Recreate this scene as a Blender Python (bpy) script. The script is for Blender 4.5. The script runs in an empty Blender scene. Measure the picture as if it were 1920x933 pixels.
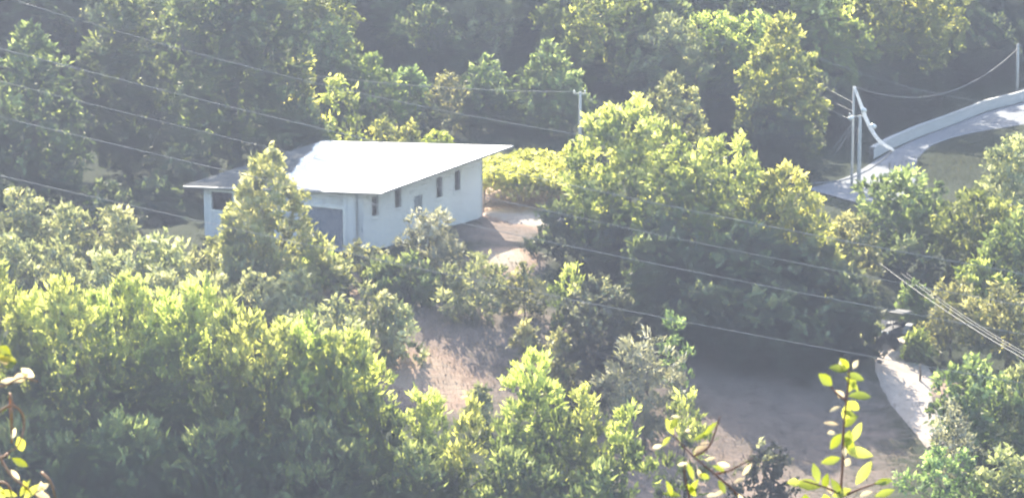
import bpy, bmesh, math, random
import numpy as np
from mathutils import Vector

R = math.radians
rng0 = np.random.default_rng(7)
random.seed(7)
scene = bpy.context.scene
COL = scene.collection

# ------------------------------------------------------------------ camera
PITCH = R(10.5)
F = 960 / math.tan(R(10.0))
cam_d = bpy.data.cameras.new('camera')
cam_d.sensor_width = 36.0
cam_d.lens = 18.0 / math.tan(R(10.0))
cam_d.clip_start, cam_d.clip_end = 0.1, 3000
cam = bpy.data.objects.new('camera', cam_d)
COL.objects.link(cam)
cam.rotation_euler = (R(90) - PITCH, 0, 0)
scene.camera = cam
cam_d.dof.use_dof = True
cam_d.dof.focus_distance = 185
cam_d.dof.aperture_fstop = 42
CP, SP = math.cos(PITCH), math.sin(PITCH)


def ray(px, py):
    a, b = (px - 960) / F, (466.5 - py) / F
    return np.array([a, CP + b * SP, -SP + b * CP])


def at(px, py, Y):
    """the point of the place seen at a photo pixel, Y metres out"""
    d = ray(px, py)
    return d * (Y / d[1])


# ------------------------------------------------------------------ terrain
CTRL = [  # photo pixel, distance
    (682, 470, 190), (905, 402, 203.5), (385, 436, 196.5), (640, 385, 212), (1000, 400, 204), (960, 470, 190), (1060, 400, 205),
    (1000, 270, 236), (880, 262, 238), (480, 290, 224), (300, 330, 222), (1088, 320, 222),
    (100, 420, 205), (80, 560, 178), (300, 570, 176), (500, 540, 179), (720, 560, 178), (850, 560, 178), (980, 600, 176),
    (800, 690, 170), (900, 720, 168), (740, 640, 173), (940, 780, 164), (1000, 640, 174), (1120, 720, 168),
    (1350, 690, 173), (1500, 790, 167), (1600, 770, 169), (1690, 650, 184), (1740, 700, 178), (1740, 800, 168), (1620, 640, 184),
    (1250, 800, 165), (1250, 900, 158), (1400, 920, 158), (1800, 900, 156), (1500, 660, 179), (1430, 850, 163), (1640, 850, 164), (1560, 920, 160),
    (1620, 340, 243), (1700, 300, 252), (1800, 240, 276), (1910, 200, 298), (1540, 350, 241), (1780, 330, 247), (1900, 330, 250),
    (1300, 330, 235), (1300, 560, 188), (1450, 520, 195), (1680, 480, 215), (1850, 480, 214), (1850, 640, 185), (2050, 600, 190),
    (-150, 470, 200), (-150, 640, 165), (1150, 360, 225), (2080, 300, 260), 
]
ROADZ = -39.4
_c = []
for px_, py_, Y_ in CTRL:
    if px_ > 1500 and Y_ > 232:            # the road and the verge inside its bend lie on one level
        d_ = ray(px_, py_)
        _c.append(d_ * (ROADZ / d_[2]))
    else:
        _c.append(at(px_, py_, Y_))
for px_, py_ in [(1990, 158), (1880, 198), (1815, 222), (1750, 246), (1690, 268), (1650, 290), (1615, 312), (1580, 330), (1740, 275), (1850, 242), (1660, 330), (1640, 360), (1720, 350), (1950, 240), (1820, 290)]:
    d_ = ray(px_, py_)
    _c.append(d_ * (ROADZ / d_[2]))
_c += [np.array(p, float) for p in [
    (-30, 135, -37.5), (-12, 128, -37.5), (8, 132, -38), (28, 135, -38.5), (-32, 110, -35.5), (0, 110, -36.5), (32, 110, -37.5),
    (-30, 80, -30), (0, 80, -31), (30, 80, -31), (-20, 50, -21.5), (0, 50, -22), (20, 50, -22), (-10, 25, -11.5), (10, 25, -11.5),
    (0, 10, -4.2), (-6, 4, -2.2), (6, 4, -2.2), (0, 0, -1.7), (0, -15, 3), (-25, 0, -1), (25, 0, -1), (40, 30, -13), (-40, 30, -13),
    (-60, 240, -30), (-35, 250, -31), (-10, 256, -31), (8, 252, -33), (20, 250, -37.5), (22, 266, -36),
    (-60, 280, -19), (-30, 285, -19), (0, 290, -21), (25, 285, -30), (40, 296, -36.5), (52, 312, -38),
    (60, 340, -31), (40, 325, -30), (20, 320, -20), (-20, 330, -7), (-70, 330, -5), (70, 380, -16), (0, 380, 10), (-80, 400, 14), (40, 400, 4),
    (100, 420, 6), (-120, 300, -8), (-120, 200, -26), (-100, 130, -30), (110, 250, -38), (110, 160, -38), (110, 330, -33), (0, 460, 30), (-120, 460, 34), (120, 480, 22)]]
CXYZ = np.array(_c)


def terr(x, y):
    x, y = np.atleast_1d(np.asarray(x, float)), np.atleast_1d(np.asarray(y, float))
    d2 = (x[:, None] - CXYZ[None, :, 0]) ** 2 + (y[:, None] - CXYZ[None, :, 1]) ** 2
    s2 = 6.0 ** 2 * (1 + (CXYZ[None, :, 1] / 300) ** 2)
    w = 1.0 / (d2 + s2) ** 2.2
    z = (w * CXYZ[None, :, 2]).sum(1) / w.sum(1)
    q = np.clip(np.maximum(16 - x, 236 - y) / 8, 0, 1)
    z += q * 0.16 * np.sin(x * .61 + 1.3) * np.sin(y * .47) + q * 0.07 * np.sin(x * 1.7 + y * 1.1) * np.sin(y * 1.3 - x * .6)
    return z


def tz(x, y):
    return float(terr(x, y)[0])


def ground(px, py, y0=120.0):
    """where the sight line through a photo pixel meets the ground"""
    d = ray(px, py)
    ys = np.arange(y0, 460, 0.5)
    P = d[None] * (ys[:, None] / d[1])
    below = P[:, 2] < terr(P[:, 0], P[:, 1])
    if not below.any():
        return P[-1]
    i = int(np.argmax(below))
    if i == 0:
        return P[0]
    a, b = ys[i - 1], ys[i]
    for _ in range(14):
        m = (a + b) / 2
        p = d * (m / d[1])
        if p[2] < tz(p[0], p[1]):
            b = m
        else:
            a = m
    return d * (b / d[1])


# ------------------------------------------------------------------ helpers
def tag(o, label=None, cat=None, group=None, kind=None):
    for k, v in (('label', label), ('category', cat), ('group', group), ('kind', kind)):
        if v:
            o[k] = v
    return o


def empty(name, loc=(0, 0, 0), rz=0.0):
    o = bpy.data.objects.new(name, None)
    o.empty_display_size = .3
    COL.objects.link(o)
    o.location = loc
    o.rotation_euler = (0, 0, rz)
    return o


def link(name, me, mat, parent=None, loc=None):
    if mat is not None and not me.materials:
        me.materials.append(mat)
    o = bpy.data.objects.new(name, me)
    COL.objects.link(o)
    if parent is not None:
        o.parent = parent
    if loc is not None:
        o.location = loc
    return o


class MB:
    def __init__(self):
        self.v, self.f = [], []

    def add(self, verts, faces):
        n = len(self.v)
        self.v += [tuple(map(float, p)) for p in verts]
        self.f += [tuple(i + n for i in f) for f in faces]

    def box(self, x0, x1, y0, y1, z0, z1):
        self.add([(x0, y0, z0), (x1, y0, z0), (x1, y1, z0), (x0, y1, z0), (x0, y0, z1), (x1, y0, z1), (x1, y1, z1), (x0, y1, z1)],
                 [(0, 3, 2, 1), (4, 5, 6, 7), (0, 1, 5, 4), (1, 2, 6, 5), (2, 3, 7, 6), (3, 0, 4, 7)])

    def hexa(self, bottom, top):
        self.add(list(bottom) + list(top), [(0, 3, 2, 1), (4, 5, 6, 7), (0, 1, 5, 4), (1, 2, 6, 5), (2, 3, 7, 6), (3, 0, 4, 7)])

    def tube(self, pts, radii, n=8, caps=True):
        P = [Vector(p) for p in pts]
        if not hasattr(radii, '__len__'):
            radii = [radii] * len(P)
        base = len(self.v)
        ref = None
        for i, p in enumerate(P):
            t = (P[min(i + 1, len(P) - 1)] - P[max(i - 1, 0)])
            t = t.normalized() if t.length > 1e-9 else Vector((0, 0, 1))
            if ref is None:
                ref = Vector((1, 0, 0)) if abs(t.x) < .8 else Vector((0, 1, 0))
            a = (ref - t * ref.dot(t))
            a = a.normalized() if a.length > 1e-6 else t.orthogonal().normalized()
            ref = a
            b = t.cross(a)
            for k in range(n):
                th = 2 * math.pi * k / n
                q = p + (a * math.cos(th) + b * math.sin(th)) * radii[i]
                self.v.append(tuple(q))
        for i in range(len(P) - 1):
            for k in range(n):
                k2 = (k + 1) % n
                self.f.append((base + i * n + k, base + i * n + k2, base + (i + 1) * n + k2, base + (i + 1) * n + k))
        if caps:
            self.f.append(tuple(base + k for k in range(n))[::-1])
            self.f.append(tuple(base + (len(P) - 1) * n + k for k in range(n)))

    def mesh(self, name, smooth=False):
        me = bpy.data.meshes.new(name)
        me.from_pydata(self.v, [], self.f)
        me.update()
        if smooth:
            me.polygons.foreach_set('use_smooth', [True] * len(me.polygons))
        return me

    def build(self, name, mat, parent=None, smooth=False, bevel=0):
        o = link(name, self.mesh(name, smooth), mat, parent)
        if bevel:
            m = o.modifiers.new('bevel', 'BEVEL')
            m.width, m.segments = bevel, 2
        return o


# ------------------------------------------------------------------ materials
def new_mat(name):
    m = bpy.data.materials.new(name)
    m.use_nodes = True
    nt = m.node_tree
    nt.nodes.clear()
    out = nt.nodes.new('ShaderNodeOutputMaterial')
    return m, nt, out


def N(nt, t, **kw):
    n = nt.nodes.new(t)
    for k, v in kw.items():
        if k.startswith('i_'):
            n.inputs[k[2:].replace('_', ' ')].default_value = v
        else:
            setattr(n, k, v)
    return n


def ramp(nt, stops):
    n = nt.nodes.new('ShaderNodeValToRGB')
    e = n.color_ramp.elements
    while len(e) < len(stops):
        e.new(.5)
    for i, (p, c) in enumerate(stops):
        e[i].position, e[i].color = p, (*c, 1)
    return n


def leaf_mat(name, c0, c1, c2, trans=0.45, gloss=0.05, rough=.55):
    """leaf colour by leaf (c0 dark .. c2 light); translucent so that low sun glows through"""
    m, nt, out = new_mat(name)
    L = nt.links.new
    a = N(nt, 'ShaderNodeAttribute', attribute_name='tint')
    oi = N(nt, 'ShaderNodeObjectInfo')
    g0 = GAIN
    warm = lambda c, k: [min(.85, k * (c[0] * .98 + c[1] * .02)), min(.85, k * c[1]), min(.85, k * (c[2] + c[1] * .08))]
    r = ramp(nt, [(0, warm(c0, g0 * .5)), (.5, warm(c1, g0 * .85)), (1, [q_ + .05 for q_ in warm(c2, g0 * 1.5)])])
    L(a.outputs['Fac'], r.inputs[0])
    hsv = N(nt, 'ShaderNodeHueSaturation')
    mh = N(nt, 'ShaderNodeMapRange', i_From_Min=0, i_From_Max=1, i_To_Min=.485, i_To_Max=.512)
    mv = N(nt, 'ShaderNodeMapRange', i_From_Min=0, i_From_Max=1, i_To_Min=.82, i_To_Max=1.15)
    L(oi.outputs['Random'], mh.inputs[0])
    L(oi.outputs['Random'], mv.inputs[0])
    L(mh.outputs[0], hsv.inputs['Hue'])
    L(mv.outputs[0], hsv.inputs['Value'])
    L(r.outputs[0], hsv.inputs['Color'])
    d = N(nt, 'ShaderNodeBsdfDiffuse')
    L(hsv.outputs[0], d.inputs[0])
    tcol = N(nt, 'ShaderNodeMixRGB', blend_type='MULTIPLY', i_Fac=1.0)
    tcol.inputs[2].default_value = (1.6, 1.5, .9, 1)
    L(hsv.outputs[0], tcol.inputs[1])
    t = N(nt, 'ShaderNodeBsdfTranslucent')
    L(tcol.outputs[0], t.inputs[0])
    mx = N(nt, 'ShaderNodeMixShader', i_Fac=trans)
    L(d.outputs[0], mx.inputs[1])
    L(t.outputs[0], mx.inputs[2])
    g = N(nt, 'ShaderNodeBsdfGlossy')
    g.inputs['Roughness'].default_value = rough
    g.inputs['Color'].default_value = (.9, .9, .8, 1)
    mg = N(nt, 'ShaderNodeMixShader', i_Fac=gloss)
    L(mx.outputs[0], mg.inputs[1])
    L(g.outputs[0], mg.inputs[2])
    L(mg.outputs[0], out.inputs[0])
    return m


def plain_mat(name, col, rough=.7, var=.15, scale=3.0, metal=0.0, bump=0.0, stretch=(1, 1, 1), spec=.3):
    m, nt, out = new_mat(name)
    L = nt.links.new
    tc = N(nt, 'ShaderNodeTexCoord')
    mp = N(nt, 'ShaderNodeMapping')
    mp.inputs['Scale'].default_value = stretch
    L(tc.outputs['Object'], mp.inputs[0])
    no = N(nt, 'ShaderNodeTexNoise', i_Scale=scale, i_Detail=5.0, i_Roughness=.6)
    L(mp.outputs[0], no.inputs['Vector'])
    lo, hi = [max(0, c * (1 - var)) for c in col], [min(1, c * (1 + var)) for c in col]
    r = ramp(nt, [(.3, lo), (.7, hi)])
    L(no.outputs['Fac'], r.inputs[0])
    p = N(nt, 'ShaderNodeBsdfPrincipled')
    p.inputs['Roughness'].default_value = rough
    p.inputs['Metallic'].default_value = metal
    p.inputs['Specular IOR Level'].default_value = spec
    L(r.outputs[0], p.inputs['Base Color'])
    if bump:
        b = N(nt, 'ShaderNodeBump', i_Strength=bump, i_Distance=.05)
        L(no.outputs['Fac'], b.inputs['Height'])
        L(b.outputs[0], p.inputs['Normal'])
    L(p.outputs[0], out.inputs[0])
    return m


M = {}
GAIN = 2.7
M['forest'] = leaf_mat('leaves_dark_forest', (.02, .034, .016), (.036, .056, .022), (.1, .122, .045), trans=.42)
M['dusk'] = leaf_mat('leaves_deep_shade_green', (.012, .02, .012), (.02, .032, .017), (.06, .075, .028), trans=.35)  # shade of the clump fronts put into the leaf colour
M['featherdark'] = leaf_mat('leaves_feathery_shaded', (.014, .026, .014), (.026, .044, .02), (.09, .11, .035), trans=.4)  # dark copy of the feathery leaves, row shade put into the colour
M['hazy'] = leaf_mat('leaves_mid_green', (.035, .055, .02), (.065, .095, .03), (.12, .15, .055), trans=.45)
M['bright'] = leaf_mat('leaves_yellow_green', (.04, .06, .014), (.085, .115, .025), (.17, .19, .05), trans=.5)
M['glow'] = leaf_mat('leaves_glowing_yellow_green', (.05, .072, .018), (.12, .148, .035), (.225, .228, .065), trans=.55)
M['rimmed'] = leaf_mat('leaves_dark_lit_rim', (.008, .011, .01), (.018, .023, .017), (.12, .125, .07), trans=.3)  # lit rim and shaded front painted through the height tint
M['pale'] = leaf_mat('leaves_pale_yellow_green', (.1, .12, .045), (.2, .228, .08), (.3, .31, .13), trans=.5)
M['soft'] = leaf_mat('leaves_soft_green', (.065, .085, .045), (.14, .162, .082), (.22, .235, .125), trans=.45)
M['olive'] = leaf_mat('leaves_silver_olive', (.08, .088, .058), (.16, .165, .115), (.27, .265, .2), trans=.35, gloss=.08)
M['tan'] = leaf_mat('leaves_dry_tan', (.045, .052, .022), (.09, .098, .042), (.17, .165, .08), trans=.45)
M['feather'] = leaf_mat('leaves_feathery', (.03, .05, .018), (.065, .09, .022), (.16, .18, .045), trans=.5)
M['fresh'] = leaf_mat('leaves_fresh_green', (.035, .068, .024), (.07, .115, .04), (.14, .185, .075), trans=.45)
GAIN = 2.3
M['vine'] = leaf_mat('leaves_vine', (.12, .15, .02), (.2, .24, .03), (.32, .34, .06), trans=.55)
GAIN = 1.0
M['sprig'] = leaf_mat('leaves_sprig_yellow', (.17, .26, .025), (.3, .38, .035), (.5, .54, .1), trans=.6, gloss=.1, rough=.35)
M['sprigpale'] = leaf_mat('leaves_sprig_pale', (.75, .62, .55), (.85, .76, .7), (.85, .82, .8), trans=.6, gloss=.12, rough=.35)
M['bark'] = plain_mat('bark', (.09, .07, .055), .9, .35, 6, bump=.4, stretch=(3, 3, .6))
M['twig'] = plain_mat('twig_bark', (.34, .17, .13), .7, .3, 40)
M['tendril'] = plain_mat('tendril_red_tan', (.6, .34, .22), .5, .25, 60)


# ------------------------------------------------------------------ foliage
def norm(v):
    return v / np.maximum(np.linalg.norm(v, axis=1, keepdims=True), 1e-9)


def leaf_mesh(name, base, axis, L_, W_, tint, rng, fold=.18, face=None, loose=.55):
    n = len(base)
    axis = norm(axis)
    rnd = norm(rng.normal(size=(n, 3)))
    if face is not None:                     # leaves lie like shingles, turned outward from their bough
        rnd = norm(norm(face) + rnd * loose)
    side = norm(np.cross(axis, rnd))
    nrm = np.cross(side, axis)
    mid = base + axis * (L_ * .5)[:, None]
    lift = nrm * (W_ * fold)[:, None]
    V = np.empty((n, 4, 3))
    V[:, 0] = base
    V[:, 1] = mid + side * (W_ * .5)[:, None] + lift
    V[:, 2] = base + axis * L_[:, None] - nrm * (L_ * .12)[:, None]
    V[:, 3] = mid - side * (W_ * .5)[:, None] + lift
    me = bpy.data.meshes.new(name)
    me.vertices.add(n * 4)
    me.vertices.foreach_set('co', V.reshape(-1).astype(np.float32))
    me.loops.add(n * 4)
    me.loops.foreach_set('vertex_index', np.arange(n * 4, dtype=np.int32))
    me.polygons.add(n)
    me.polygons.foreach_set('loop_start', np.arange(0, n * 4, 4, dtype=np.int32))
    me.update(calc_edges=True)
    at_ = me.attributes.new('tint', 'FLOAT', 'FACE')
    at_.data.foreach_set('value', np.clip(tint, 0, 1).astype(np.float32))
    return me


PROFILE = {  # crown radius (fraction of half width) by height fraction
    'round': lambda t: math.sqrt(max(0, 1 - (2 * t - 1) ** 2)) * .95 + .05,
    'dome': lambda t: math.sqrt(max(0, 1 - t ** 2.2)),
    'cone': lambda t: .06 + .94 * (1 - t) ** .85,
    'egg': lambda t: math.sin(math.pi * min(1, (.16 + .84 * t)) ** .75) ** .7 if t < 1 else 0,
    'spire': lambda t: .05 + .95 * (1 - t) ** .85 * min(1, .8 + t * 2),
    'column': lambda t: min(1, (t + .08) * 4) * min(1, (1.02 - t) * 2.2) ** .7,
    'flat': lambda t: .8 + .2 * math.sin(math.pi * t),
}
FOL = {  # leaf spray length, width, upright, sprays spread, density, tuft size
    'forest': (.50, .24, .25, .9, 46, 12), 'hazy': (.50, .24, .3, .9, 46, 12), 'bright': (.46, .22, .35, .85, 50, 12),
    'soft': (.40, .18, .35, .8, 58, 12), 'olive': (.36, .11, .5, .8, 70, 12), 'tan': (.40, .18, .2, 1.0, 44, 12),
    'pale': (.46, .22, .4, .85, 54, 12), 'rimmed': (.34, .16, .3, .9, 62, 12), 'glow': (.48, .22, .4, .85, 52, 12), 'dusk': (.48, .23, .25, .9, 48, 12),
    'feather': (.44, .14, .95, .65, 78, 10), 'featherdark': (.44, .14, .8, .7, 70, 10), 'fresh': (.34, .15, .5, .8, 70, 12), 'vine': (.36, .30, .1, 1.0, 60, 8),
}


GRAD = {'rimmed': 1.15, 'feather': 1.2, 'featherdark': 1.0, 'forest': .5, 'dusk': .7, 'bright': .35, 'glow': .3, 'vine': .1, 'soft': .2}  # lower leaves tinted darker, painting the shade below the lit tops


def crown_mesh(name, seed, w, h, prof, kind, dens=1.0, nl=None, depth=1.0, lobe=1.0):
    """foliage of a crown w wide, h high (base at z=0): boughs -> tufts -> leaf sprays, outline broken by the boughs"""
    rng = np.random.default_rng(seed)
    LL, WW, upr, spread, den, tuftn = FOL[kind]
    LL, WW, den = LL * 1.08, WW * 1.16, den / 1.08
    pf = PROFILE[prof]
    rad = w / 2
    nl = nl or int(np.clip(10 + w * h * .28, 12, 46))
    lobes = []
    for i in range(nl):
        t = (i + rng.uniform(.1, .9)) / nl
        th = i * 2.39996 + rng.uniform(-.5, .5)
        rr = rad * pf(t)
        lr = max(.35, min(rad, h / 2) * rng.uniform(.28, .5) * (.45 + .55 * pf(t))) * lobe
        d = max(0, rr - lr * .8) * rng.uniform(.75, 1.08)
        z = t * h
        z = min(max(z, lr * .5), h - lr * .55)
        lobes.append((d * math.cos(th), d * math.sin(th) * depth, z, lr, rng.uniform(.75, 1.15), rng.uniform(-.15, .15)))
    lobes.append((0, 0, h * (.97 if prof in ('cone', 'column') else .86) - rad * .2, rad * .28 * lobe, 1, .1))
    Lb = np.array(lobes)
    area = 4 * math.pi * Lb[:, 3] ** 2
    tot = min(area.sum(), math.pi * w * h * 1.7)
    n = int(np.clip(tot * den * dens * .36, 700, 24000))
    nt = max(40, n // tuftn)
    li = rng.choice(len(Lb), size=nt, p=area / area.sum())
    d = norm(rng.normal(size=(nt, 3)) + np.array([0, 0, .35]))
    rr = Lb[li, 3] * (1 - np.abs(rng.normal(0, .16, nt))) * rng.uniform(.88, 1.12, nt)
    tc = Lb[li, :3] + d * rr[:, None] * np.stack([np.ones(nt), np.ones(nt), Lb[li, 4]], 1)
    # drop most tufts buried inside other boughs
    dist = np.linalg.norm(tc[:, None] - Lb[None, :, :3], axis=2) / Lb[None, :, 3]
    inside = (dist < .72).sum(1)
    keep = (inside == 0) | (rng.uniform(size=nt) < .22)
    keep &= tc[:, 2] > -.1
    tc, d, li = tc[keep], d[keep], li[keep]
    nt = len(tc)
    k = max(3, int(round(n / max(nt, 1))))
    k = min(k, int(tuftn * 1.7))
    ti = np.repeat(np.arange(nt), k)
    m = len(ti)
    ax = d[ti] * .75 + np.array([0, 0, upr]) + rng.normal(size=(m, 3)) * spread * .62
    base = tc[ti] + rng.normal(size=(m, 3)) * LL * (.34 if kind != 'feather' else .26)
    L_ = LL * rng.uniform(.55, 1.25, m) * rng.uniform(.8, 1.2, nt)[ti]
    W_ = WW * rng.uniform(.7, 1.3, m)
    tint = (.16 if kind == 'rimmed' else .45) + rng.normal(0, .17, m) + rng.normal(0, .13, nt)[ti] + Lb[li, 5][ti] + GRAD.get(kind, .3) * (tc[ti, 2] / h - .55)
    tint = tint + 1.1 * (np.linalg.norm(tc - Lb[li, :3], axis=1) / Lb[li, 3] - .92)[ti]  # inner leaves tinted darker to paint the shade inside each bough
    fc = d[ti] + np.array([0, 0, .25]) + .35 * norm(base - np.array([0, 0, h * .42]))
    return leaf_mesh(name, base, ax, L_, W_, tint, rng, face=fc)


def trunk_mesh(seed, h, crown_base, w, r, stems=1):
    rng = random.Random(seed)
    mb = MB()
    for s in range(stems):
        lean = (rng.uniform(-.06, .06) * h + (s - (stems - 1) / 2) * r * 3.2, rng.uniform(-.05, .05) * h)
        top = crown_base + (h - crown_base) * .78
        pts, rr = [], []
        for i in range(7):
            t = i / 6
            pts.append((lean[0] * t + rng.uniform(-.03, .03) * w * t, lean[1] * t + rng.uniform(-.03, .03) * w * t, -.4 + (top + .4) * t))
            rr.append(r * (1.25 - t * .25 if i == 0 else 1 - .85 * t))
        mb.tube(pts, rr, 8)
        for i in range(4 if stems == 1 else 2):
            t = rng.uniform(.35, .8)
            j = int(t * 6)
            p = Vector(pts[j])
            th = rng.uniform(0, 6.28)
            ln = w * rng.uniform(.22, .38)
            q = [p + Vector((math.cos(th) * ln * u, math.sin(th) * ln * u, ln * (.9 * u - .25 * u * u))) for u in (0, .35, .7, 1)]
            mb.tube(q, [r * .5 * (1 - .8 * u) * (1.1 - t * .5) for u in (0, .35, .7, 1)], 6)
    return mb.mesh('trunk', True)


_seed = [100]


def tree(name, label, cat, px, top, Y, wpx, kind, prof='round', group=None, cb=.12, stems=1, dens=1.0, depth=1.0, lobe=1.0, hmin=1.2, nl=None):
    """a tree whose crown tip shows at photo pixel (px, top) and that stands on the ground Y metres out"""
    _seed[0] += 1
    sd = _seed[0]
    p = at(px, top, Y)
    gz = tz(p[0], p[1])
    H = max(hmin, p[2] - gz)
    w = wpx / F * Y * 1.02
    root = empty(name, (p[0], p[1], gz), random.uniform(0, 6.28) if depth == 1.0 else 0)
    tag(root, label, cat, group)
    c0 = H * cb
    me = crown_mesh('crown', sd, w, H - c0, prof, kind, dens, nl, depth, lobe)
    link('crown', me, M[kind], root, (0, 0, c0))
    link('trunk', trunk_mesh(sd, H, c0, w, max(.06, .02 * H), stems), M['bark'], root)
    return root


# ------------------------------------------------------------------ world and light
world = bpy.data.worlds.new('World')
scene.world = world
world.use_nodes = True
wn = world.node_tree
wn.nodes.clear()
wo = wn.nodes.new('ShaderNodeOutputWorld')
bg = wn.nodes.new('ShaderNodeBackground')
sky = wn.nodes.new('ShaderNodeTexSky')
sky.sky_type = 'NISHITA'
sky.sun_disc = False
SUN_EL, SUN_AZ = R(32), R(-13)      # azimuth from +Y towards +X
sky.sun_elevation, sky.sun_rotation = SUN_EL, SUN_AZ
sky.air_density, sky.dust_density = 1.2, 2.0
bg.inputs[1].default_value = .15
wn.links.new(sky.outputs[0], bg.inputs[0])
wn.links.new(bg.outputs[0], wo.inputs[0])
sd_ = bpy.data.lights.new('sun', 'SUN')
sd_.energy, sd_.angle, sd_.color = 5.0, R(.55), (1, .93, .77)
sun = bpy.data.objects.new('sun', sd_)
COL.objects.link(sun)
sdir = Vector((math.sin(SUN_AZ) * math.cos(SUN_EL), math.cos(SUN_AZ) * math.cos(SUN_EL), math.sin(SUN_EL)))
sun.rotation_euler = sdir.to_track_quat('Z', 'Y').to_euler()
sun.location = (0, 0, 60)

# valley haze: a real scattering volume over the whole place
m, nt, out = new_mat('valley_haze')
vs = N(nt, 'ShaderNodeVolumeScatter')
vs.inputs['Color'].default_value = (.62, .71, 1.0, 1)
# density shaped for an even veil of light: denser near the camera, thinner beyond
tch = N(nt, 'ShaderNodeTexCoord')
sxh = N(nt, 'ShaderNodeSeparateXYZ')
nt.links.new(tch.outputs['Object'], sxh.inputs[0])
mrh = N(nt, 'ShaderNodeMapRange', interpolation_type='SMOOTHSTEP', i_From_Min=60, i_From_Max=150, i_To_Min=.00064, i_To_Max=.00012)
nt.links.new(sxh.outputs['Y'], mrh.inputs[0])
nt.links.new(mrh.outputs[0], vs.inputs['Density'])
vs.inputs['Anisotropy'].default_value = .55
nt.links.new(vs.outputs[0], out.inputs['Volume'])
mb = MB()
mb.box(-260, 260, -60, 620, -80, 12)
hz = mb.build('haze', m)
tag(hz, kind='stuff')
hz.display_type = 'WIRE'

# ------------------------------------------------------------------ ground
gx = np.concatenate([np.arange(-220, -60, 8.0), np.arange(-60, 70, .8), np.arange(70, 231, 8.0)])
gy = np.concatenate([np.arange(-40, 118, 4.0), np.arange(118, 310, .8), np.arange(310, 521, 6.0)])
GX, GY = np.meshgrid(gx, gy)
gz_ = np.concatenate([terr(a, b) for a, b in zip(GX, GY)])
V = np.stack([GX.ravel(), GY.ravel(), gz_], 1)
ny, nx = GX.shape
idx = np.arange(nx * ny).reshape(ny, nx)
Q = np.stack([idx[:-1, :-1], idx[:-1, 1:], idx[1:, 1:], idx[1:, :-1]], -1).reshape(-1, 4)
me = bpy.data.meshes.new('ground')
me.from_pydata(V.tolist(), [], Q.tolist())
me.update()
me.polygons.foreach_set('use_smooth', [True] * len(me.polygons))
# cover: 0 green grass, .5 dry straw, 1 bare pale earth
cov = np.full(len(V), .1)


def patch(px, py, r, val, asp=1.0):
    global cov
    p = ground(px, py)
    d = np.sqrt((V[:, 0] - p[0]) ** 2 + ((V[:, 1] - p[1]) / asp) ** 2)
    w = np.clip(1.25 - d / r, 0, 1)
    w = w * w * (3 - 2 * w)
    cov = cov * (1 - w) + val * w


for a in [(1350, 720, 9, .42, 1.5), (1500, 780, 10, .42, 1.5), (1420, 870, 9, .45, 1.4), (1250, 880, 6, .55, 1.5), (860, 690, 8, .45, 1.5), (780, 690, 4.0, .72, 1.6),
          (820, 720, 3.0, .78, 1.6), (950, 480, 3.0, .95, 1.6), (640, 540, 3.0, .8, 1.5), (1010, 405, 4.5, .95, 1.3), (960, 395, 3.5, .9, 1.2), (980, 360, 5.5, .85, 1.3),
          (1000, 620, 6, .4, 1.5), (1740, 720, 2.5, .75, 1.3), (920, 440, 4, .5, 1.3), (760, 600, 4, .45, 1.4), (1800, 300, 7, -.05, 1.5), (1780, 335, 6, -.05, 1.3), (1870, 290, 7, -.05, 1.5), (450, 310, 9, -.02, 1.3), (380, 330, 8, -.02, 1.3), (1000, 275, 8, .02, 1.3), (1660, 200, 14, -.08, 1.5), (1800, 150, 14, -.08, 1.5), (1560, 250, 10, -.08, 1.5), (1900, 110, 14, -.08, 1.5), (250, 330, 9, -.05, 1.3), (180, 340, 9, -.05, 1.3)]:  # last two darken the grass left of the barn, standing in for shade
    patch(*a)
at_ = me.attributes.new('cover', 'FLOAT', 'POINT')
at_.data.foreach_set('value', cov.astype(np.float32))
m, nt, out = new_mat('meadow_ground')
L = nt.links.new
a = N(nt, 'ShaderNodeAttribute', attribute_name='cover')
tc = N(nt, 'ShaderNodeTexCoord')
n1 = N(nt, 'ShaderNodeTexNoise', i_Scale=.45, i_Detail=6.0, i_Roughness=.65)
n2 = N(nt, 'ShaderNodeTexNoise', i_Scale=3.2, i_Detail=5.0, i_Roughness=.7)
mp = N(nt, 'ShaderNodeMapping')
mp.inputs['Rotation'].default_value = (0, 0, R(-35))
mp.inputs['Scale'].default_value = (.35, 1.6, 1)
L(tc.outputs['Object'], n1.inputs['Vector'])
L(tc.outputs['Object'], mp.inputs[0])
L(mp.outputs[0], n2.inputs['Vector'])
s1 = N(nt, 'ShaderNodeMath', operation='MULTIPLY_ADD')
s1.inputs[1].default_value, s1.inputs[2].default_value = .5, -.25
L(n1.outputs['Fac'], s1.inputs[0])
s2 = N(nt, 'ShaderNodeMath', operation='MULTIPLY_ADD')
s2.inputs[1].default_value, s2.inputs[2].default_value = .55, -.275
L(n2.outputs['Fac'], s2.inputs[0])
s3 = N(nt, 'ShaderNodeMath', operation='ADD')
L(s1.outputs[0], s3.inputs[0])
L(s2.outputs[0], s3.inputs[1])
s4 = N(nt, 'ShaderNodeMath', operation='ADD')
L(s3.outputs[0], s4.inputs[0])
L(a.outputs['Fac'], s4.inputs[1])
r = ramp(nt, [(0, (.018, .03, .012)), (.25, (.045, .055, .03)), (.45, (.225, .175, .15)), (.7, (.42, .285, .21)), (1.0, (.5, .42, .32))])
L(s4.outputs[0], r.inputs[0])
p = N(nt, 'ShaderNodeBsdfPrincipled')
p.inputs['Roughness'].default_value = .95
p.inputs['Specular IOR Level'].default_value = .1
L(r.outputs[0], p.inputs['Base Color'])
b = N(nt, 'ShaderNodeBump', i_Strength=.6, i_Distance=.15)
L(n2.outputs['Fac'], b.inputs['Height'])
L(b.outputs[0], p.inputs['Normal'])
L(p.outputs[0], out.inputs[0])
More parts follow.
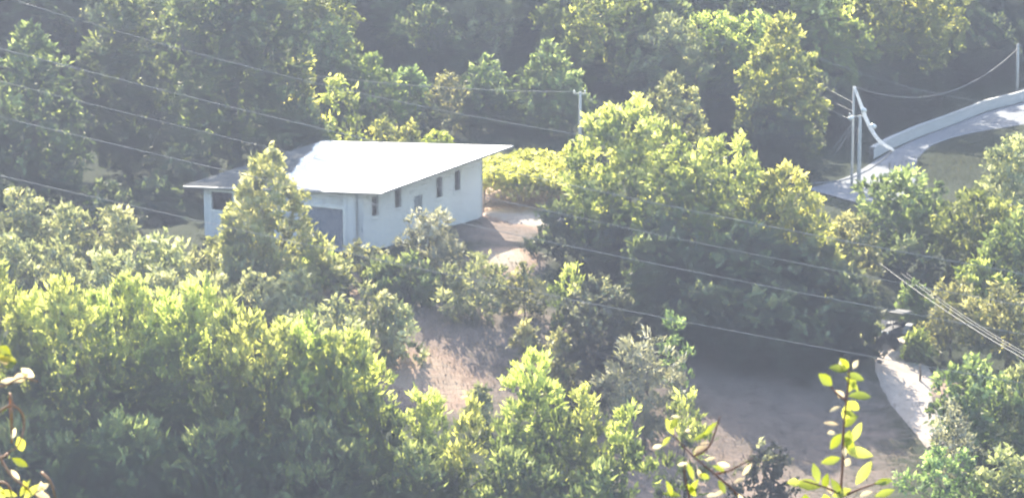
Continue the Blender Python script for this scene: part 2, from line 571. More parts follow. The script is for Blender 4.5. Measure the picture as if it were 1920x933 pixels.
tag(link('ground', me, m), kind='structure')


def grass(name, spots, n, mat, hgt=.35):
    rng = np.random.default_rng(len(name))
    B = []
    for px, py, r_, asp in spots:
        p = ground(px, py)
        k = int(n * r_ * r_ * asp)
        th, rr = rng.uniform(0, 6.283, k), np.sqrt(rng.uniform(0, 1, k)) * r_
        B.append(np.stack([p[0] + np.cos(th) * rr, p[1] + np.sin(th) * rr * asp], 1))
    B = np.concatenate(B)
    z = terr(B[:, 0], B[:, 1]) - .03
    base = np.concatenate([B, z[:, None]], 1)
    n_ = len(base)
    ax = np.array([0, 0, 1.0]) + rng.normal(size=(n_, 3)) * .45
    me = leaf_mesh(name, base, ax, hgt * rng.uniform(.5, 1.3, n_), np.full(n_, .05) * rng.uniform(.7, 1.4, n_), .45 + rng.normal(0, .2, n_), rng)
    return tag(link(name, me, mat), kind='stuff')


GAIN = 1.0
M['straw'] = leaf_mat('dry_grass_blades', (.12, .1, .085), (.2, .165, .135), (.36, .29, .22), trans=.3)
GAIN = .55
M['meadow'] = leaf_mat('green_grass_blades', (.04, .055, .022), (.08, .09, .04), (.15, .14, .07), trans=.4)
grass('dry_grass', [(800, 700, 5.0, 1.4), (1500, 790, 9, 1.5), (1360, 730, 8, 1.5), (940, 650, 5, 1.4), (1260, 880, 4, 1.4), (950, 485, 2.2, 1.4)], 16, M['straw'], .26)
grass('meadow_grass', [(1000, 275, 7, 1.2), (1790, 320, 6, 1.3), (450, 310, 7, 1.2), (1850, 290, 5, 1.3)], 22, M['meadow'], .4)


# ------------------------------------------------------------------ roads
def sheet(name, left, right, lift, mat, n=60, cross=8):
    """a strip on the ground between two edges given in photo pixels"""
    def res(pts):
        P = np.array([ground(*q)[:2] for q in pts])
        s = np.concatenate([[0], np.cumsum(np.linalg.norm(np.diff(P, axis=0), axis=1))])
        # smooth by Catmull-like resampling
        t = np.linspace(0, s[-1], n)
        X = np.stack([np.interp(t, s, P[:, 0]), np.interp(t, s, P[:, 1])], 1)
        for _ in range(3):
            X[1:-1] = (X[:-2] + 2 * X[1:-1] + X[2:]) / 4
        return X
    A, B = res(left), res(right)
    mb = MB()
    U = np.linspace(0, 1, cross)
    G = A[:, None] * (1 - U)[None, :, None] + B[:, None] * U[None, :, None]
    zz = terr(G[..., 0].ravel(), G[..., 1].ravel()).reshape(n, cross) + lift
    zz[:, 0] -= lift + .1
    zz[:, -1] -= lift + .1
    vs_ = [(G[i, j, 0], G[i, j, 1], zz[i, j]) for i in range(n) for j in range(cross)]
    fs = [(i * cross + j, i * cross + j + 1, (i + 1) * cross + j + 1, (i + 1) * cross + j) for i in range(n - 1) for j in range(cross - 1)]
    mb.add(vs_, fs)
    o = mb.build(name, mat, None, True)
    return tag(o, kind='structure'), A, B


M['road'] = plain_mat('worn_concrete_road', (.22, .235, .27), .85, .2, .8, bump=.1)
M['track'] = plain_mat('pale_gravel_track', (.5, .42, .36), .95, .22, 1.6, bump=.3)
M['barrier'] = plain_mat('concrete_parapet', (.52, .52, .52), .8, .12, 1.2)
OUTER = [(2060, 130), (1920, 190), (1850, 208), (1780, 236), (1720, 258), (1670, 280), (1635, 300), (1600, 322), (1560, 338), (1500, 352)]
INNER = [(2060, 195), (1920, 236), (1850, 246), (1790, 258), (1745, 274), (1722, 296), (1718, 318), (1722, 345), (1700, 372), (1620, 385)]
_, RO, RI = sheet('road', OUTER, INNER, .08, M['road'], 80, 12)
sheet('track', [(1630, 600), (1636, 660), (1630, 690), (1646, 730), (1676, 775), (1735, 840)], [(1705, 600), (1720, 650), (1760, 700), (1752, 740), (1765, 780), (1780, 830)], .09, M['track'], 40, 8)
sheet('yard_path', [(905, 404), (960, 425), (1020, 432), (1080, 440)], [(912, 396), (980, 398), (1040, 402), (1090, 408)], .07, M['track'], 30, 5)

mb = MB()
prev = None
nb = len(RO)
root = empty('road_barrier', (RO[30][0], RO[30][1], tz(*RO[30])))
tag(root, 'low pale concrete parapet curving along the outer edge of the road', 'barrier')
off = np.array(root.location)
mw, mc = MB(), MB()
for i in range(2, 62):
    a_, b_ = RO[i], RO[i + 1]
    t_ = (b_ - a_) / np.linalg.norm(b_ - a_)
    nrm_ = np.array([t_[1], -t_[0]])
    if np.dot(nrm_, RI[i] - a_) > 0:
        nrm_ = -nrm_
    za, zb = tz(*a_), tz(*b_)
    def cs(q, z, w0, w1, z0, z1):
        return [np.array([*(q + nrm_ * w0), z + z0]) - off, np.array([*(q + nrm_ * w1), z + z0]) - off, np.array([*(q + nrm_ * w1), z + z1]) - off, np.array([*(q + nrm_ * w0), z + z1]) - off]
    A_, B_ = cs(a_, za, 0.0, .35, -.3, .95), cs(b_, zb, 0.0, .35, -.3, .95)
    mw.add(A_ + B_, [(0, 1, 5, 4), (1, 2, 6, 5), (2, 3, 7, 6), (3, 0, 4, 7)])
    A_, B_ = cs(a_, za, -.06, .41, .953, 1.07), cs(b_, zb, -.06, .41, .953, 1.07)
    mc.add(A_ + B_, [(0, 1, 5, 4), (1, 2, 6, 5), (2, 3, 7, 6), (3, 0, 4, 7)])
mw.build('wall', M['barrier'], root)
mc.build('coping', M['barrier'], root)

# ------------------------------------------------------------------ barn
C0 = at(682, 470, 190)
C1 = at(905, 402, 203.5)
vdir = (C1 - C0)[:2]
WL = float(np.linalg.norm(vdir))
vdir = vdir / WL
xdir = np.array([vdir[1], -vdir[0]])
barn_rz = math.atan2(xdir[1], xdir[0])
BZ = C0[2]
barn = empty('farm_barn', (C0[0], C0[1], BZ), barn_rz)
tag(barn, 'long white plastered farm barn with bright sloping sheet metal roof', 'barn')
FL = 13.0


def roofz(X, Y):
    return 4.02 + .052 * Y + .052 * X


def wall_panel(along, length, openings, thick, z0, top, flip):
    """wall sheet in (s, z) with rectangular openings, extruded inwards; along(s, depth) -> local x, y"""
    ss = sorted({0, length, *[o_[0] for o_ in openings], *[o_[1] for o_ in openings]})
    zs = sorted({z0, *[o_[2] for o_ in openings], *[o_[3] for o_ in openings]})
    bm = bmesh.new()
    vc = {}

    def vert(s, j, k):
        key = (round(s, 4), j, k)
        if key not in vc:
            z = zs[j] if j < len(zs) else top(s)
            vc[key] = bm.verts.new((*along(s, k * thick), z))
        return vc[key]
    cells = {}
    for i in range(len(ss) - 1):
        for j in range(len(zs)):
            zlo = zs[j]
            zhi = zs[j + 1] if j + 1 < len(zs) else 99
            sm = (ss[i] + ss[i + 1]) / 2
            zm = (zlo + min(zhi, top(sm))) / 2
            if any(o_[0] < sm < o_[1] and o_[2] < zm < o_[3] for o_ in openings):
                continue
            cells[(i, j)] = 1
    for (i, j) in cells:
        for k in (0, 1):
            q = [vert(ss[i], j, k), vert(ss[i + 1], j, k), vert(ss[i + 1], j + 1, k), vert(ss[i], j + 1, k)]
            bm.faces.new(q if k == 0 else q[::-1])
        for di, dj, e in ((-1, 0, ((i, j), (i, j + 1))), (1, 0, ((i + 1, j + 1), (i + 1, j))), (0, -1, ((i + 1, j), (i, j))), (0, 1, ((i, j + 1), (i + 1, j + 1)))):
            if (i + di, j + dj) not in cells:
                (i0, j0), (i1, j1) = e
                bm.faces.new([vert(ss[i0], j0, 0), vert(ss[i1], j1, 0), vert(ss[i1], j1, 1), vert(ss[i0], j0, 1)])
    bmesh.ops.recalc_face_normals(bm, faces=bm.faces)
    me = bpy.data.meshes.new('wall')
    bm.to_mesh(me)
    bm.free()
    return me


def plaster(name, col, streak):
    m, nt, out = new_mat(name)
    L = nt.links.new
    tc = N(nt, 'ShaderNodeTexCoord')
    n1 = N(nt, 'ShaderNodeTexNoise', i_Scale=.6, i_Detail=6.0, i_Roughness=.65)
    L(tc.outputs['Object'], n1.inputs['Vector'])
    mp = N(nt, 'ShaderNodeMapping')
    mp.inputs['Scale'].default_value = (2.6, 2.6, .16)
    L(tc.outputs['Object'], mp.inputs[0])
    n2 = N(nt, 'ShaderNodeTexNoise', i_Scale=1.0, i_Detail=4.0, i_Roughness=.6)
    L(mp.outputs[0], n2.inputs['Vector'])
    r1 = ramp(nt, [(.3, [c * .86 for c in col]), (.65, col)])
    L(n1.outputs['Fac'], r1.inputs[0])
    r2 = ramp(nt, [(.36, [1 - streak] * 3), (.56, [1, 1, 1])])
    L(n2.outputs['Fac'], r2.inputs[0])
    mx = N(nt, 'ShaderNodeMixRGB', blend_type='MULTIPLY', i_Fac=1.0)
    L(r1.outputs[0], mx.inputs[1])
    L(r2.outputs[0], mx.inputs[2])
    p = N(nt, 'ShaderNodeBsdfPrincipled')
    p.inputs['Roughness'].default_value = .9
    p.inputs['Specular IOR Level'].default_value = .2
    L(mx.outputs[0], p.inputs['Base Color'])
    L(p.outputs[0], out.inputs[0])
    return m


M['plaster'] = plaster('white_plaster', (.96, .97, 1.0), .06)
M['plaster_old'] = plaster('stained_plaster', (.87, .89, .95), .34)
M['trim'] = plain_mat('white_trim', (.9, .9, .9), .6, .06, 3)
M['dark'] = plain_mat('dark_interior', (.02, .018, .018), .9, .3, 2)
M['pane'] = plain_mat('dusty_pane', (.045, .04, .04), .35, .3, 2, spec=.5)
M['louvre'] = plain_mat('grey_louvre', (.3, .32, .35), .7, .1, 3)
M['rolldoor'] = plain_mat('blue_grey_shutter_door', (.2, .22, .28), .6, .12, 1.5, stretch=(.4, .4, 3))
M['fascia'] = plain_mat('brown_fascia', (.3, .27, .24), .8, .25, 4)
M['gutter'] = plain_mat('grey_metal', (.35, .36, .38), .5, .15, 4, metal=.4)
# roof sheet
m, nt, out = new_mat('white_roof_sheet')
L = nt.links.new
tc = N(nt, 'ShaderNodeTexCoord')
n1 = N(nt, 'ShaderNodeTexNoise', i_Scale=.35, i_Detail=5.0, i_Roughness=.6)
L(tc.outputs['Object'], n1.inputs['Vector'])
r0 = ramp(nt, [(.3, (.8, .78, .74)), (.6, (.92, .91, .89))])
L(n1.outputs['Fac'], r0.inputs[0])
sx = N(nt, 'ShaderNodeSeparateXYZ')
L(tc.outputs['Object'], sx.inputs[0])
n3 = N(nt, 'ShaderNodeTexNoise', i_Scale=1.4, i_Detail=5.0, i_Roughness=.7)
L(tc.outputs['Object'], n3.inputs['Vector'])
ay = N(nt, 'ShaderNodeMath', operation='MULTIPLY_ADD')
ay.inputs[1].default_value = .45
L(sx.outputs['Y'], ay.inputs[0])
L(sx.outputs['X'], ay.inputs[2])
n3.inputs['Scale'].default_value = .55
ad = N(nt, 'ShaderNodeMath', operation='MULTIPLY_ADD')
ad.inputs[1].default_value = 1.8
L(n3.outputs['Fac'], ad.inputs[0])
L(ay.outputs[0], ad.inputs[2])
shade_mul = N(nt, 'ShaderNodeMapRange', i_From_Min=-6.2, i_From_Max=-5.9, i_To_Min=.2, i_To_Max=1.0)  # tree shade painted into the sheet colour on the left part
L(ad.outputs[0], shade_mul.inputs[0])
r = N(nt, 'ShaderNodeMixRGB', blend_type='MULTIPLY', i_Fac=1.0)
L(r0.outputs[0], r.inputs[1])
L(shade_mul.outputs[0], r.inputs[2])
p = N(nt, 'ShaderNodeBsdfPrincipled')
gl = N(nt, 'ShaderNodeMapRange', i_From_Min=-6.2, i_From_Max=-5.9, i_To_Min=1.0, i_To_Max=.5)  # gloss also cut inside the painted shade
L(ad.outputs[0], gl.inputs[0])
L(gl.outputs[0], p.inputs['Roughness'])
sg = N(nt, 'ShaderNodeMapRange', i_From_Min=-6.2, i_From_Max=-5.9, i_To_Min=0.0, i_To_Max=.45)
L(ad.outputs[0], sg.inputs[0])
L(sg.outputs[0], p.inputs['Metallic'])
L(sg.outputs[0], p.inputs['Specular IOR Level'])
L(r.outputs[0], p.inputs['Base Color'])
L(p.outputs[0], out.inputs[0])
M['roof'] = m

# openings: s along the wall, z
right_win = [(1.0, 1.85, 2.15, 3.45), (3.9, 4.7, 2.3, 3.6), (9.25, 10.05, 2.2, 3.62), (11.7, 12.5, 2.35, 3.78)]
vent = (6.35, 7.4, 1.45, 2.75)
me = wall_panel(lambda s, d: (-d, s), WL, right_win + [vent], .25, -1.2, lambda s: roofz(0, s) - .06, False)
w_right = link('wall', me, M['plaster'], barn)
# front: s runs from the right corner to the left, local x = -s
door = (1.6, 4.9, -.1, 2.65)
bay = (10.6, 12.4, 1.75, 3.0)
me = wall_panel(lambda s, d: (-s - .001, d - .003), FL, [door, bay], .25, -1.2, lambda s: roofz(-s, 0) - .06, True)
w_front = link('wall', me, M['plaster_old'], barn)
me = wall_panel(lambda s, d: (-s, WL - d), FL, [], .25, -1.2, lambda s: roofz(-s, WL) - .06, True)
link('wall', me, M['plaster'], barn)
me = wall_panel(lambda s, d: (-FL + d, s), WL, [], .25, -1.2, lambda s: roofz(-FL, s) - .06, True)
link('wall', me, M['plaster'], barn)


def frame_ring(mb, plane, s0, s1, z0, z1, wd, out_):
    for a0, a1, b0, b1 in ((s0 - wd, s0, z0 - wd, z1 + wd), (s1, s1 + wd, z0 - wd, z1 + wd), (s0, s1, z0 - wd, z0), (s0, s1, z1, z1 + wd)):
        plane(mb, a0, a1, b0, b1, out_)


def on_right(mb, s0, s1, z0, z1, o_, inn=.06):
    mb.box(-inn, o_, s0, s1, z0, z1)


def on_front(mb, s0, s1, z0, z1, o_, inn=.06):
    mb.box(-s1, -s0, -o_, inn, z0, z1)


for s0, s1, z0, z1 in right_win:
    mb = MB()
    mb.box(-.17, -.14, s0, s1, z0, z1)
    wdw = mb.build('window', M['pane'], barn)
    mf = MB()
    frame_ring(mf, on_right, s0, s1, z0, z1, .11, .03)
    mf.build('frame', M['trim'], wdw)
    ms = MB()
    ms.box(-.02, .09, s0 - .16, s1 + .16, z0 - .19, z0 - .113)
    ms.build('sill', M['trim'], wdw)
mb = MB()
s0, s1, z0, z1 = vent
for k in range(8):
    zz = z0 + (z1 - z0) * k / 8
    mb.hexa([(-.15, s0, zz), (-.05, s0, zz), (-.05, s1, zz), (-.15, s1, zz)], [(-.16, s0, zz + .15), (-.13, s0, zz + .15), (-.13, s1, zz + .15), (-.16, s1, zz + .15)])
vt = mb.build('window', M['louvre'], barn)
vt['label'] = 'grey louvred window set lower in the wall'
mf = MB()
frame_ring(mf, on_right, s0, s1, z0, z1, .09, .03)
mf.build('frame', M['trim'], vt)
# roll-up door
mb = MB()
s0, s1, z0, z1 = door
k = 0
zz = z0
while zz < z1 - .01:
    mb.hexa([(-s1, .12, zz), (-s0, .12, zz), (-s0, .2, zz), (-s1, .2, zz)], [(-s1, .145, zz + .11), (-s0, .145, zz + .11), (-s0, .2, zz + .11), (-s1, .2, zz + .11)])
    zz += .11
dr = mb.build('door', M['rolldoor'], barn)
mf = MB()
on_front(mf, s0 - .16, s0, z0, z1, .05)
on_front(mf, s1, s1 + .16, z0, z1, .05)
on_front(mf, s0 - .16, s1 + .16, z1, z1 + .18, .05)
mf.build('frame', M['trim'], dr)
mf = MB()
mf.box(-(s0 + s1) / 2 - .15, -(s0 + s1) / 2 + .15, .07, .12, .5, .56)
mf.build('handle', M['gutter'], dr)
mb = MB()
s0, s1, z0, z1 = bay
mb.box(-s1, -s0, .2, .23, z0, z1)  # near-black panel stands in for the shade inside the opening
by = mb.build('window', M['dark'], barn)  # only the dark panel standing in for the shade inside the opening
by['label'] = 'wide dark unglazed opening in the front wall'
mf = MB()
frame_ring(mf, on_front, s0, s1, z0, z1, .12, .03)
mf.build('frame', M['trim'], by)
# pilaster strips on the front wall
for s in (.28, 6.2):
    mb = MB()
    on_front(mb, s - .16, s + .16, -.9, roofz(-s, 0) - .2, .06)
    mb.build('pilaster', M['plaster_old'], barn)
# roof: ribbed sheet on one falling plane
RX0, RX1, RY0, RY1 = -14.3, 2.05, -.62, WL + .9
mb = MB()
n = 66
for i in range(n):
    xa, xb = RX0 + (RX1 - RX0) * i / n, RX0 + (RX1 - RX0) * (i + .72) / n
    xc, xd = RX0 + (RX1 - RX0) * (i + .8) / n, RX0 + (RX1 - RX0) * (i + 1) / n
    for (p0, h0), (p1, h1) in (((xa, 0), (xb, 0)), ((xb, 0), (xc, .035)), ((xc, .035), (xd, 0))):
        mb.add([(p0, RY0, roofz(p0, RY0) + .1 + h0), (p1, RY0, roofz(p1, RY0) + .1 + h1), (p1, RY1, roofz(p1, RY1) + .1 + h1), (p0, RY1, roofz(p0, RY1) + .1 + h0)], [(0, 1, 2, 3)])
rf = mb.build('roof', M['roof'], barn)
mb = MB()
c = [(RX0, RY0), (RX1, RY0), (RX1, RY1), (RX0, RY1)]
mb.hexa([(x, y, roofz(x, y) - .02) for x, y in c], [(x, y, roofz(x, y) + .08) for x, y in c])
mb.build('roof_deck', M['fascia'], rf)
mb = MB()
q0, q1 = (RX0 + .1, RY0 - .07), (RX1 - .05, RY0 - .07)
mb.tube([(*q0, roofz(*q0) - .0), (*q1, roofz(*q1) - .0)], .07, 8)
mb.build('gutter', M['gutter'], rf)
mb = MB()
mb.tube([(.1 - .55, -.12, roofz(-.5, 0) - .1), (-.45, -.12, -.9)], .05, 8)
mb.build('downpipe', M['gutter'], barn)

# ------------------------------------------------------------------ vineyard
M['post'] = plain_mat('weathered_post', (.2, .16, .13), .9, .3, 8, stretch=(2, 2, .5))
pv = at(990, 395, 206)
vy = empty('vine_pergola', (pv[0], pv[1], tz(pv[0], pv[1])))
tag(vy, 'sunlit yellow-green grape vine pergola on thin posts behind the barn corner', 'vine pergola')
off = np.array(vy.location)
rng = np.random.default_rng(5)
def vine_area(k):
    u, v = rng.uniform(0, 1, k), rng.uniform(0, 1, k)
    xl = -3.4 + (u * 7.6)
    yl = -1.0 + v * 13.0
    return xl, yl
nt_ = 1500
xl, yl = vine_area(nt_)
zt = 2.05 + .22 * np.sin(xl * 1.9 + yl * .7) + .2 * np.sin(yl * 1.4 - xl) + rng.normal(0, .12, nt_) - .5 * (yl < -.4) * rng.uniform(0, 1, nt_)
gzv = terr(xl + off[0], yl + off[1]) - off[2]
ti = np.repeat(np.arange(nt_), 7)
bs = np.stack([xl, yl, zt + gzv], 1)[ti] + rng.normal(size=(len(ti), 3)) * .22
ax = rng.normal(size=(len(ti), 3)) + np.array([0, 0, .45])
me = leaf_mesh('foliage', bs, ax, .4 * rng.uniform(.7, 1.3, len(ti)), .34 * rng.uniform(.7, 1.3, len(ti)), .6 + rng.normal(0, .2, len(ti)) + rng.normal(0, .15, nt_)[ti], rng, face=np.tile([-.2, .2, 1.0], (len(ti), 1)))
link('foliage', me, M['vine'], vy)
for xa in (-3.2, -.7, 1.7, 4.0):
    for ya in (-.6, 3.4, 7.5, 11.5):
        z0 = tz(xa + off[0], ya + off[1]) - off[2]
        mb = MB()
        mb.tube([(xa, ya, z0 - .3), (xa + .03, ya, z0 + 1), (xa, ya, z0 + 2.0)], [.07, .06, .055], 7)
        mb.build('post', M['post'], vy, True)
for a_, b_ in [((-3.4, ya, 1.85), (4.2, ya, 1.9)) for ya in (-.6, 3.4, 7.5, 11.5)] + [((-3.2, -.6, .3), (-.7, -.6, 1.5)), ((-.7, -.6, .35), (4.0, -.6, 1.15))]:
    mb = MB()
    mb.tube([a_, b_], .04, 6)
    mb.build('rail', M['post'], vy, True)

# ------------------------------------------------------------------ poles and cables
M['polewood'] = plain_mat('grey_pole', (.58, .57, .55), .85, .2, 3, stretch=(2, 2, .3))
M['wire'] = plain_mat('aluminium_wire', (.36, .36, .38), .45, .1, 2, metal=.3)
m, nt, out = new_mat('sunlit_white_cable')  # white stands in for sunlight on this run of cable
d_ = N(nt, 'ShaderNodeBsdfDiffuse')
d_.inputs[0].default_value = (.95, .95, .95, 1)
t_ = N(nt, 'ShaderNodeBsdfTranslucent')
t_.inputs[0].default_value = (.95, .95, .95, 1)
x_ = N(nt, 'ShaderNodeMixShader', i_Fac=.6)
nt.links.new(d_.outputs[0], x_.inputs[1])
nt.links.new(t_.outputs[0], x_.inputs[2])
nt.links.new(x_.outputs[0], out.inputs[0])
M['whitecable'] = m
M['ceramic'] = plain_mat('white_insulator', (.95, .95, .93), .4, .03, 2, metal=.5)


def pole(px, ptop, Y, label, r=.13, arm=None, lamp=False):
    p = at(px, ptop, Y)
    g = tz(p[0], p[1])
    h = p[2] - g
    o = empty('utility_pole', (p[0], p[1], g))
    tag(o, label, 'utility pole')
    mb = MB()
    mb.tube([(0, 0, -.4), (0, 0, h * .5), (0, 0, h)], [r * 1.15, r, r * .8], 10)
    mb.build('shaft', M['polewood'], o, True)
    for z, w0, w1 in (arm or []):
        mb = MB()
        mb.box(w0, w1, -.06, .06, h + z - .05, h + z + .05)
        ar = mb.build('crossarm', M['polewood'], o)
        for xx in (w0 + .08, w1 - .08):
            mi = MB()
            mi.tube([(xx, 0, h + z + .052), (xx, 0, h + z + .14), (xx, 0, h + z + .2), (xx, 0, h + z + .26)], [.05, .09, .05, .08], 8)
            mi.build('insulator', M['ceramic'], ar, True)
    return o, np.array([p[0], p[1], p[2]])


p1, T1 = pole(1088, 172, 224, 'grey wooden pole rising behind the big dark tree, wires from its top', .13, [(-.15, -.55, .45)])
p2, T2 = pole(1601, 162, 239, 'thin dim utility pole beside the road bend, farther of the pair', .11)
p3, T3 = pole(1613, 216, 238, 'thicker utility pole beside the road bend with white insulator arm', .16, [(-.1, -.95, .3)])
p4, T4 = pole(1909, 82, 299, 'tall pale utility pole at the far edge of the road by the parapet', .17)
# white box on the crossarm of the pole
mb = MB()
h3 = T3[2] - tz(T3[0], T3[1])
mb.tube([(-1.0, -.1, h3 - .32), (-.92, -.1, h3 - .3), (-.62, -.1, h3 - .2), (-.5, -.1, h3 - .18)], [.05, .2, .2, .08], 10)
mb.build('transformer', M['ceramic'], p3, True)


def span(p, q, sag, n=24):
    p, q = np.array(p, float), np.array(q, float)
    t = np.linspace(0, 1, n)[:, None]
    P = p * (1 - t) + q * t
    P[:, 2] -= (4 * sag * t * (1 - t))[:, 0]
    return P


def cable(label, pts, r, mat='wire', group=None, name='power_cable'):
    mb = MB()
    mb.tube([tuple(q) for q in pts], r, 6)
    return tag(mb.build(name, M[mat], None, True), label, 'cable', group)


def cable_px(label, a, b, Ya, Yb, sag, r=.024, grow=.35, **kw):
    r *= .62
    """cable through two sight lines, running on past the frame at both ends"""
    p, q = at(*a, Ya), at(*b, Yb)
    d = q - p
    return cable(label, span(p - d * grow, q + d * grow, sag), r, **kw)


G1 = 'power lines crossing the valley'
cable_px('topmost valley power line, passing above the barn roof to the middle pole', (85, 15), (1075, 247), 118, 124, .5, .020, .05, group=G1)
cable_px('second valley power line from the top, crossing the crown of the big dark tree', (0, 62), (1420, 392), 118, 124, .9, .026, .45, group=G1)
cable_px('third valley power line from the top, running through the middle of the big tree', (0, 123), (1500, 466), 118, 124, .9, .022, .45, group=G1)
cable_px('fourth valley power line from the top, crossing the dark trunk side of the big tree', (0, 190), (1610, 542), 118, 124, .9, .024, .45, group=G1)
cable_px('lowest valley power line, passing under the barn eave and over the shaded clearing edge', (0, 300), (1630, 640), 118, 124, .9, .022, .45, group=G1)
cable('thin wire strung from the bushes to the middle pole top', span(at(560, 138, 226), T1 + np.array([-.4, 0, .0]), .35), .022)
cable('short wire leaving the middle pole toward the dark hillside', span(T1 + np.array([.3, 0, -.05]), at(1190, 225, 236), .2), .02)
G2 = 'service cables dropping toward the lower track'
for k, (b, r_) in enumerate((((1920, 668), .014), ((1920, 646), .0105), ((1920, 632), .0105))):
    a_ = ((1648, 492), (1690, 512), (1700, 512))[k]
    cable(('lowest and thickest', 'middle', 'uppermost')[k] + ' of three pale service cables slanting over the tan trees', span(at(*a_, 192), at(b[0] + 420, b[1] + 205, 120), .9 + .1 * k), r_, group=G2)
cable('faint long wire slanting over the wooded slope above the road', span(at(1500, 95, 262), at(1850, 192, 262), .6), .022)
cable('slack wire sagging from the pole pair to the tall far pole', span(T2, T4 + np.array([0, 0, -.5]), 2.6), .026)
for k, (a_, b_) in enumerate((((1540, 155), (1605, 195)), ((1540, 180), (1607, 212)), ((1540, 197), (1600, 226)))):
    cable(('uppermost', 'middle', 'lowest')[k] + ' of three short wires leaving the pole pair behind the bright tree', span(at(a_[0] - 70, a_[1] - 40, 252), at(*b_, 238.6), .15), .013)
# sunlight painted white on the cable from the pole top, then slack grey run
def spline(pts, n=10):
    P = np.array(pts)
    P = np.vstack([2 * P[0] - P[1], P, 2 * P[-1] - P[-2]])
    out_ = []
    for i in range(1, len(P) - 2):
        for t in np.linspace(0, 1, n, endpoint=False):
            a_, b_, c_, d_ = P[i - 1:i + 3]
            out_.append(.5 * (2 * b_ + (c_ - a_) * t + (2 * a_ - 5 * b_ + 4 * c_ - d_) * t * t + (3 * b_ - a_ - 3 * c_ + d_) * t ** 3))
    return out_ + [P[-2]]


wc = empty('cable_loop', tuple(T2))
tag(wc, 'cable painted white for sunlight, hanging in a curve from the pole top', 'cable')
def loc(pts):
    return [np.array(q) - T2 for q in pts]
mb = MB()
cur = spline(loc([at(1602, 163, 238.8), at(1612, 190, 238), at(1622, 218, 237), at(1635, 245, 236), at(1652, 267, 235), at(1676, 282, 234)]))
mb.tube(cur, [.1 + .08 * math.sin(math.pi * i / len(cur)) for i in range(len(cur))], 8)
mb.build('sunlit_run', M['whitecable'], wc, True)
for q in ((1619, 208, 237.2), (1637, 238, 236.2)):
    mb = MB()
    c_ = at(*q) - T2
    mb.tube([c_ + np.array([-.25, 0, .1]), c_ + np.array([-.1, 0, .12]), c_ + np.array([.12, 0, .02]), c_ + np.array([.3, 0, -.05])], [.05, .19, .2, .06], 8)
    mb.build('clamp', M['ceramic'], wc, True)
cable('slack grey cable sagging from the white loop to the verge', spline([at(1674, 283, 234.2), at(1655, 300, 235.5), at(1622, 322, 237), at(1580, 338, 238), at(1520, 344, 240)]), .06)
for k, q in enumerate(((1512, 340), (1526, 346))):
    e = ground(*q)
    cable(('outer', 'inner')[k] + ' guy wire slanting from the insulator arm down to the verge', [at(1597 + 5 * k, 234, 238), e + np.array([0, 0, -.1])], .03)

# ------------------------------------------------------------------ tractor on the track
M['paint'] = plain_mat('dull_dark_tractor_paint', (.05, .05, .06), .4, .2, 4)
M['tyre'] = plain_mat('tyre_rubber', (.025, .025, .027), .9, .2, 10)
M['rim'] = plain_mat('grey_rim', (.1, .1, .105), .5, .1, 4)
M['sheet'] = plain_mat('pale_grey_sheet', (.4, .4, .4), .4, .1, 3)  # pale grey, used on one fender
tp = ground(1682, 648)
tr = empty('tractor', (tp[0], tp[1], tz(tp[0], tp[1]) + .09), R(-125))
tag(tr, 'small dark farm tractor with flat canopy parked at the top of the pale track', 'tractor')
# local x forward, y left
mb = MB()
mb.hexa([(.1, -.34, .62), (1.75, -.28, .62), (1.75, .28, .62), (.1, .34, .62)], [(.1, -.32, 1.3), (1.72, -.25, 1.18), (1.72, .25, 1.18), (.1, .32, 1.3)])
mb.box(-.75, .1, -.25, .25, .45, .85)
mb.build('body', M['paint'], tr, bevel=.05)
mb = MB()
for k in range(6):
    mb.box(1.765, 1.785, -.22, .22, .7 + k * .07, .735 + k * .07)
mb.build('grille', M['rim'], tr)
for sx, sy, rr, ww, cx in ((-1, -1, .62, .34, -.55), (-1, 1, .62, .34, -.55), (1, -1, .36, .2, 1.35), (1, 1, .36, .2, 1.35)):
    yc = sy * (.68 if rr > .5 else .56)
    mb = MB()
    prof = [(-.5, .62), (-.5, .9), (-.36, 1), (.36, 1), (.5, .9), (.5, .62)]
    nn = 24
    vs_ = []
    for i in range(nn):
        th = 2 * math.pi * i / nn
        lug = 1 + (.035 if i % 2 else 0)
        for (a_, b_) in prof:
            q_ = b_ * rr * (lug if b_ > .95 else 1)
            vs_.append((cx + q_ * math.cos(th), yc + a_ * ww, rr + q_ * math.sin(th)))
    k_ = len(prof)
    mb.add(vs_, [(i * k_ + j, i * k_ + (j + 1) % k_, ((i + 1) % nn) * k_ + (j + 1) % k_, ((i + 1) % nn) * k_ + j) for i in range(nn) for j in range(k_)])
    wh = mb.build('wheel', M['tyre'], tr)
    mr = MB()
    mr.tube([(cx, yc - ww * .32, rr), (cx, yc - ww * .3, rr), (cx, yc, rr), (cx, yc + ww * .3, rr), (cx, yc + ww * .32, rr)], [rr * .2, rr * .6, rr * .62, rr * .6, rr * .2], 20)
    mr.build('rim', M['rim'], wh, True)
for sy in (-1, 1):
    mb = MB()
    for i in range(7):
        t0, t1 = R(15 + i * 22), R(15 + (i + 1) * 22)
        f_ = lambda th, r_: (-.55 + r_ * math.cos(th), .62 + r_ * math.sin(th))
        (xa, za), (xb, zb) = f_(t0, .72), f_(t1, .72)
        (xc, zc), (xd, zd) = f_(t1, .76), f_(t0, .76)
        y0, y1 = sorted((sy * .42, sy * .86))
        mb.hexa([(xa, y0, za), (xb, y0, zb), (xb, y1, zb), (xa, y1, za)], [(xd, y0, zd), (xc, y0, zc), (xc, y1, zc), (xd, y1, zd)])
    mb.build('fender', M['sheet'] if sy > 0 else M['paint'], tr)
mb = MB()
mb.box(-.7, -.2, -.24, .24, .86, 1.0)
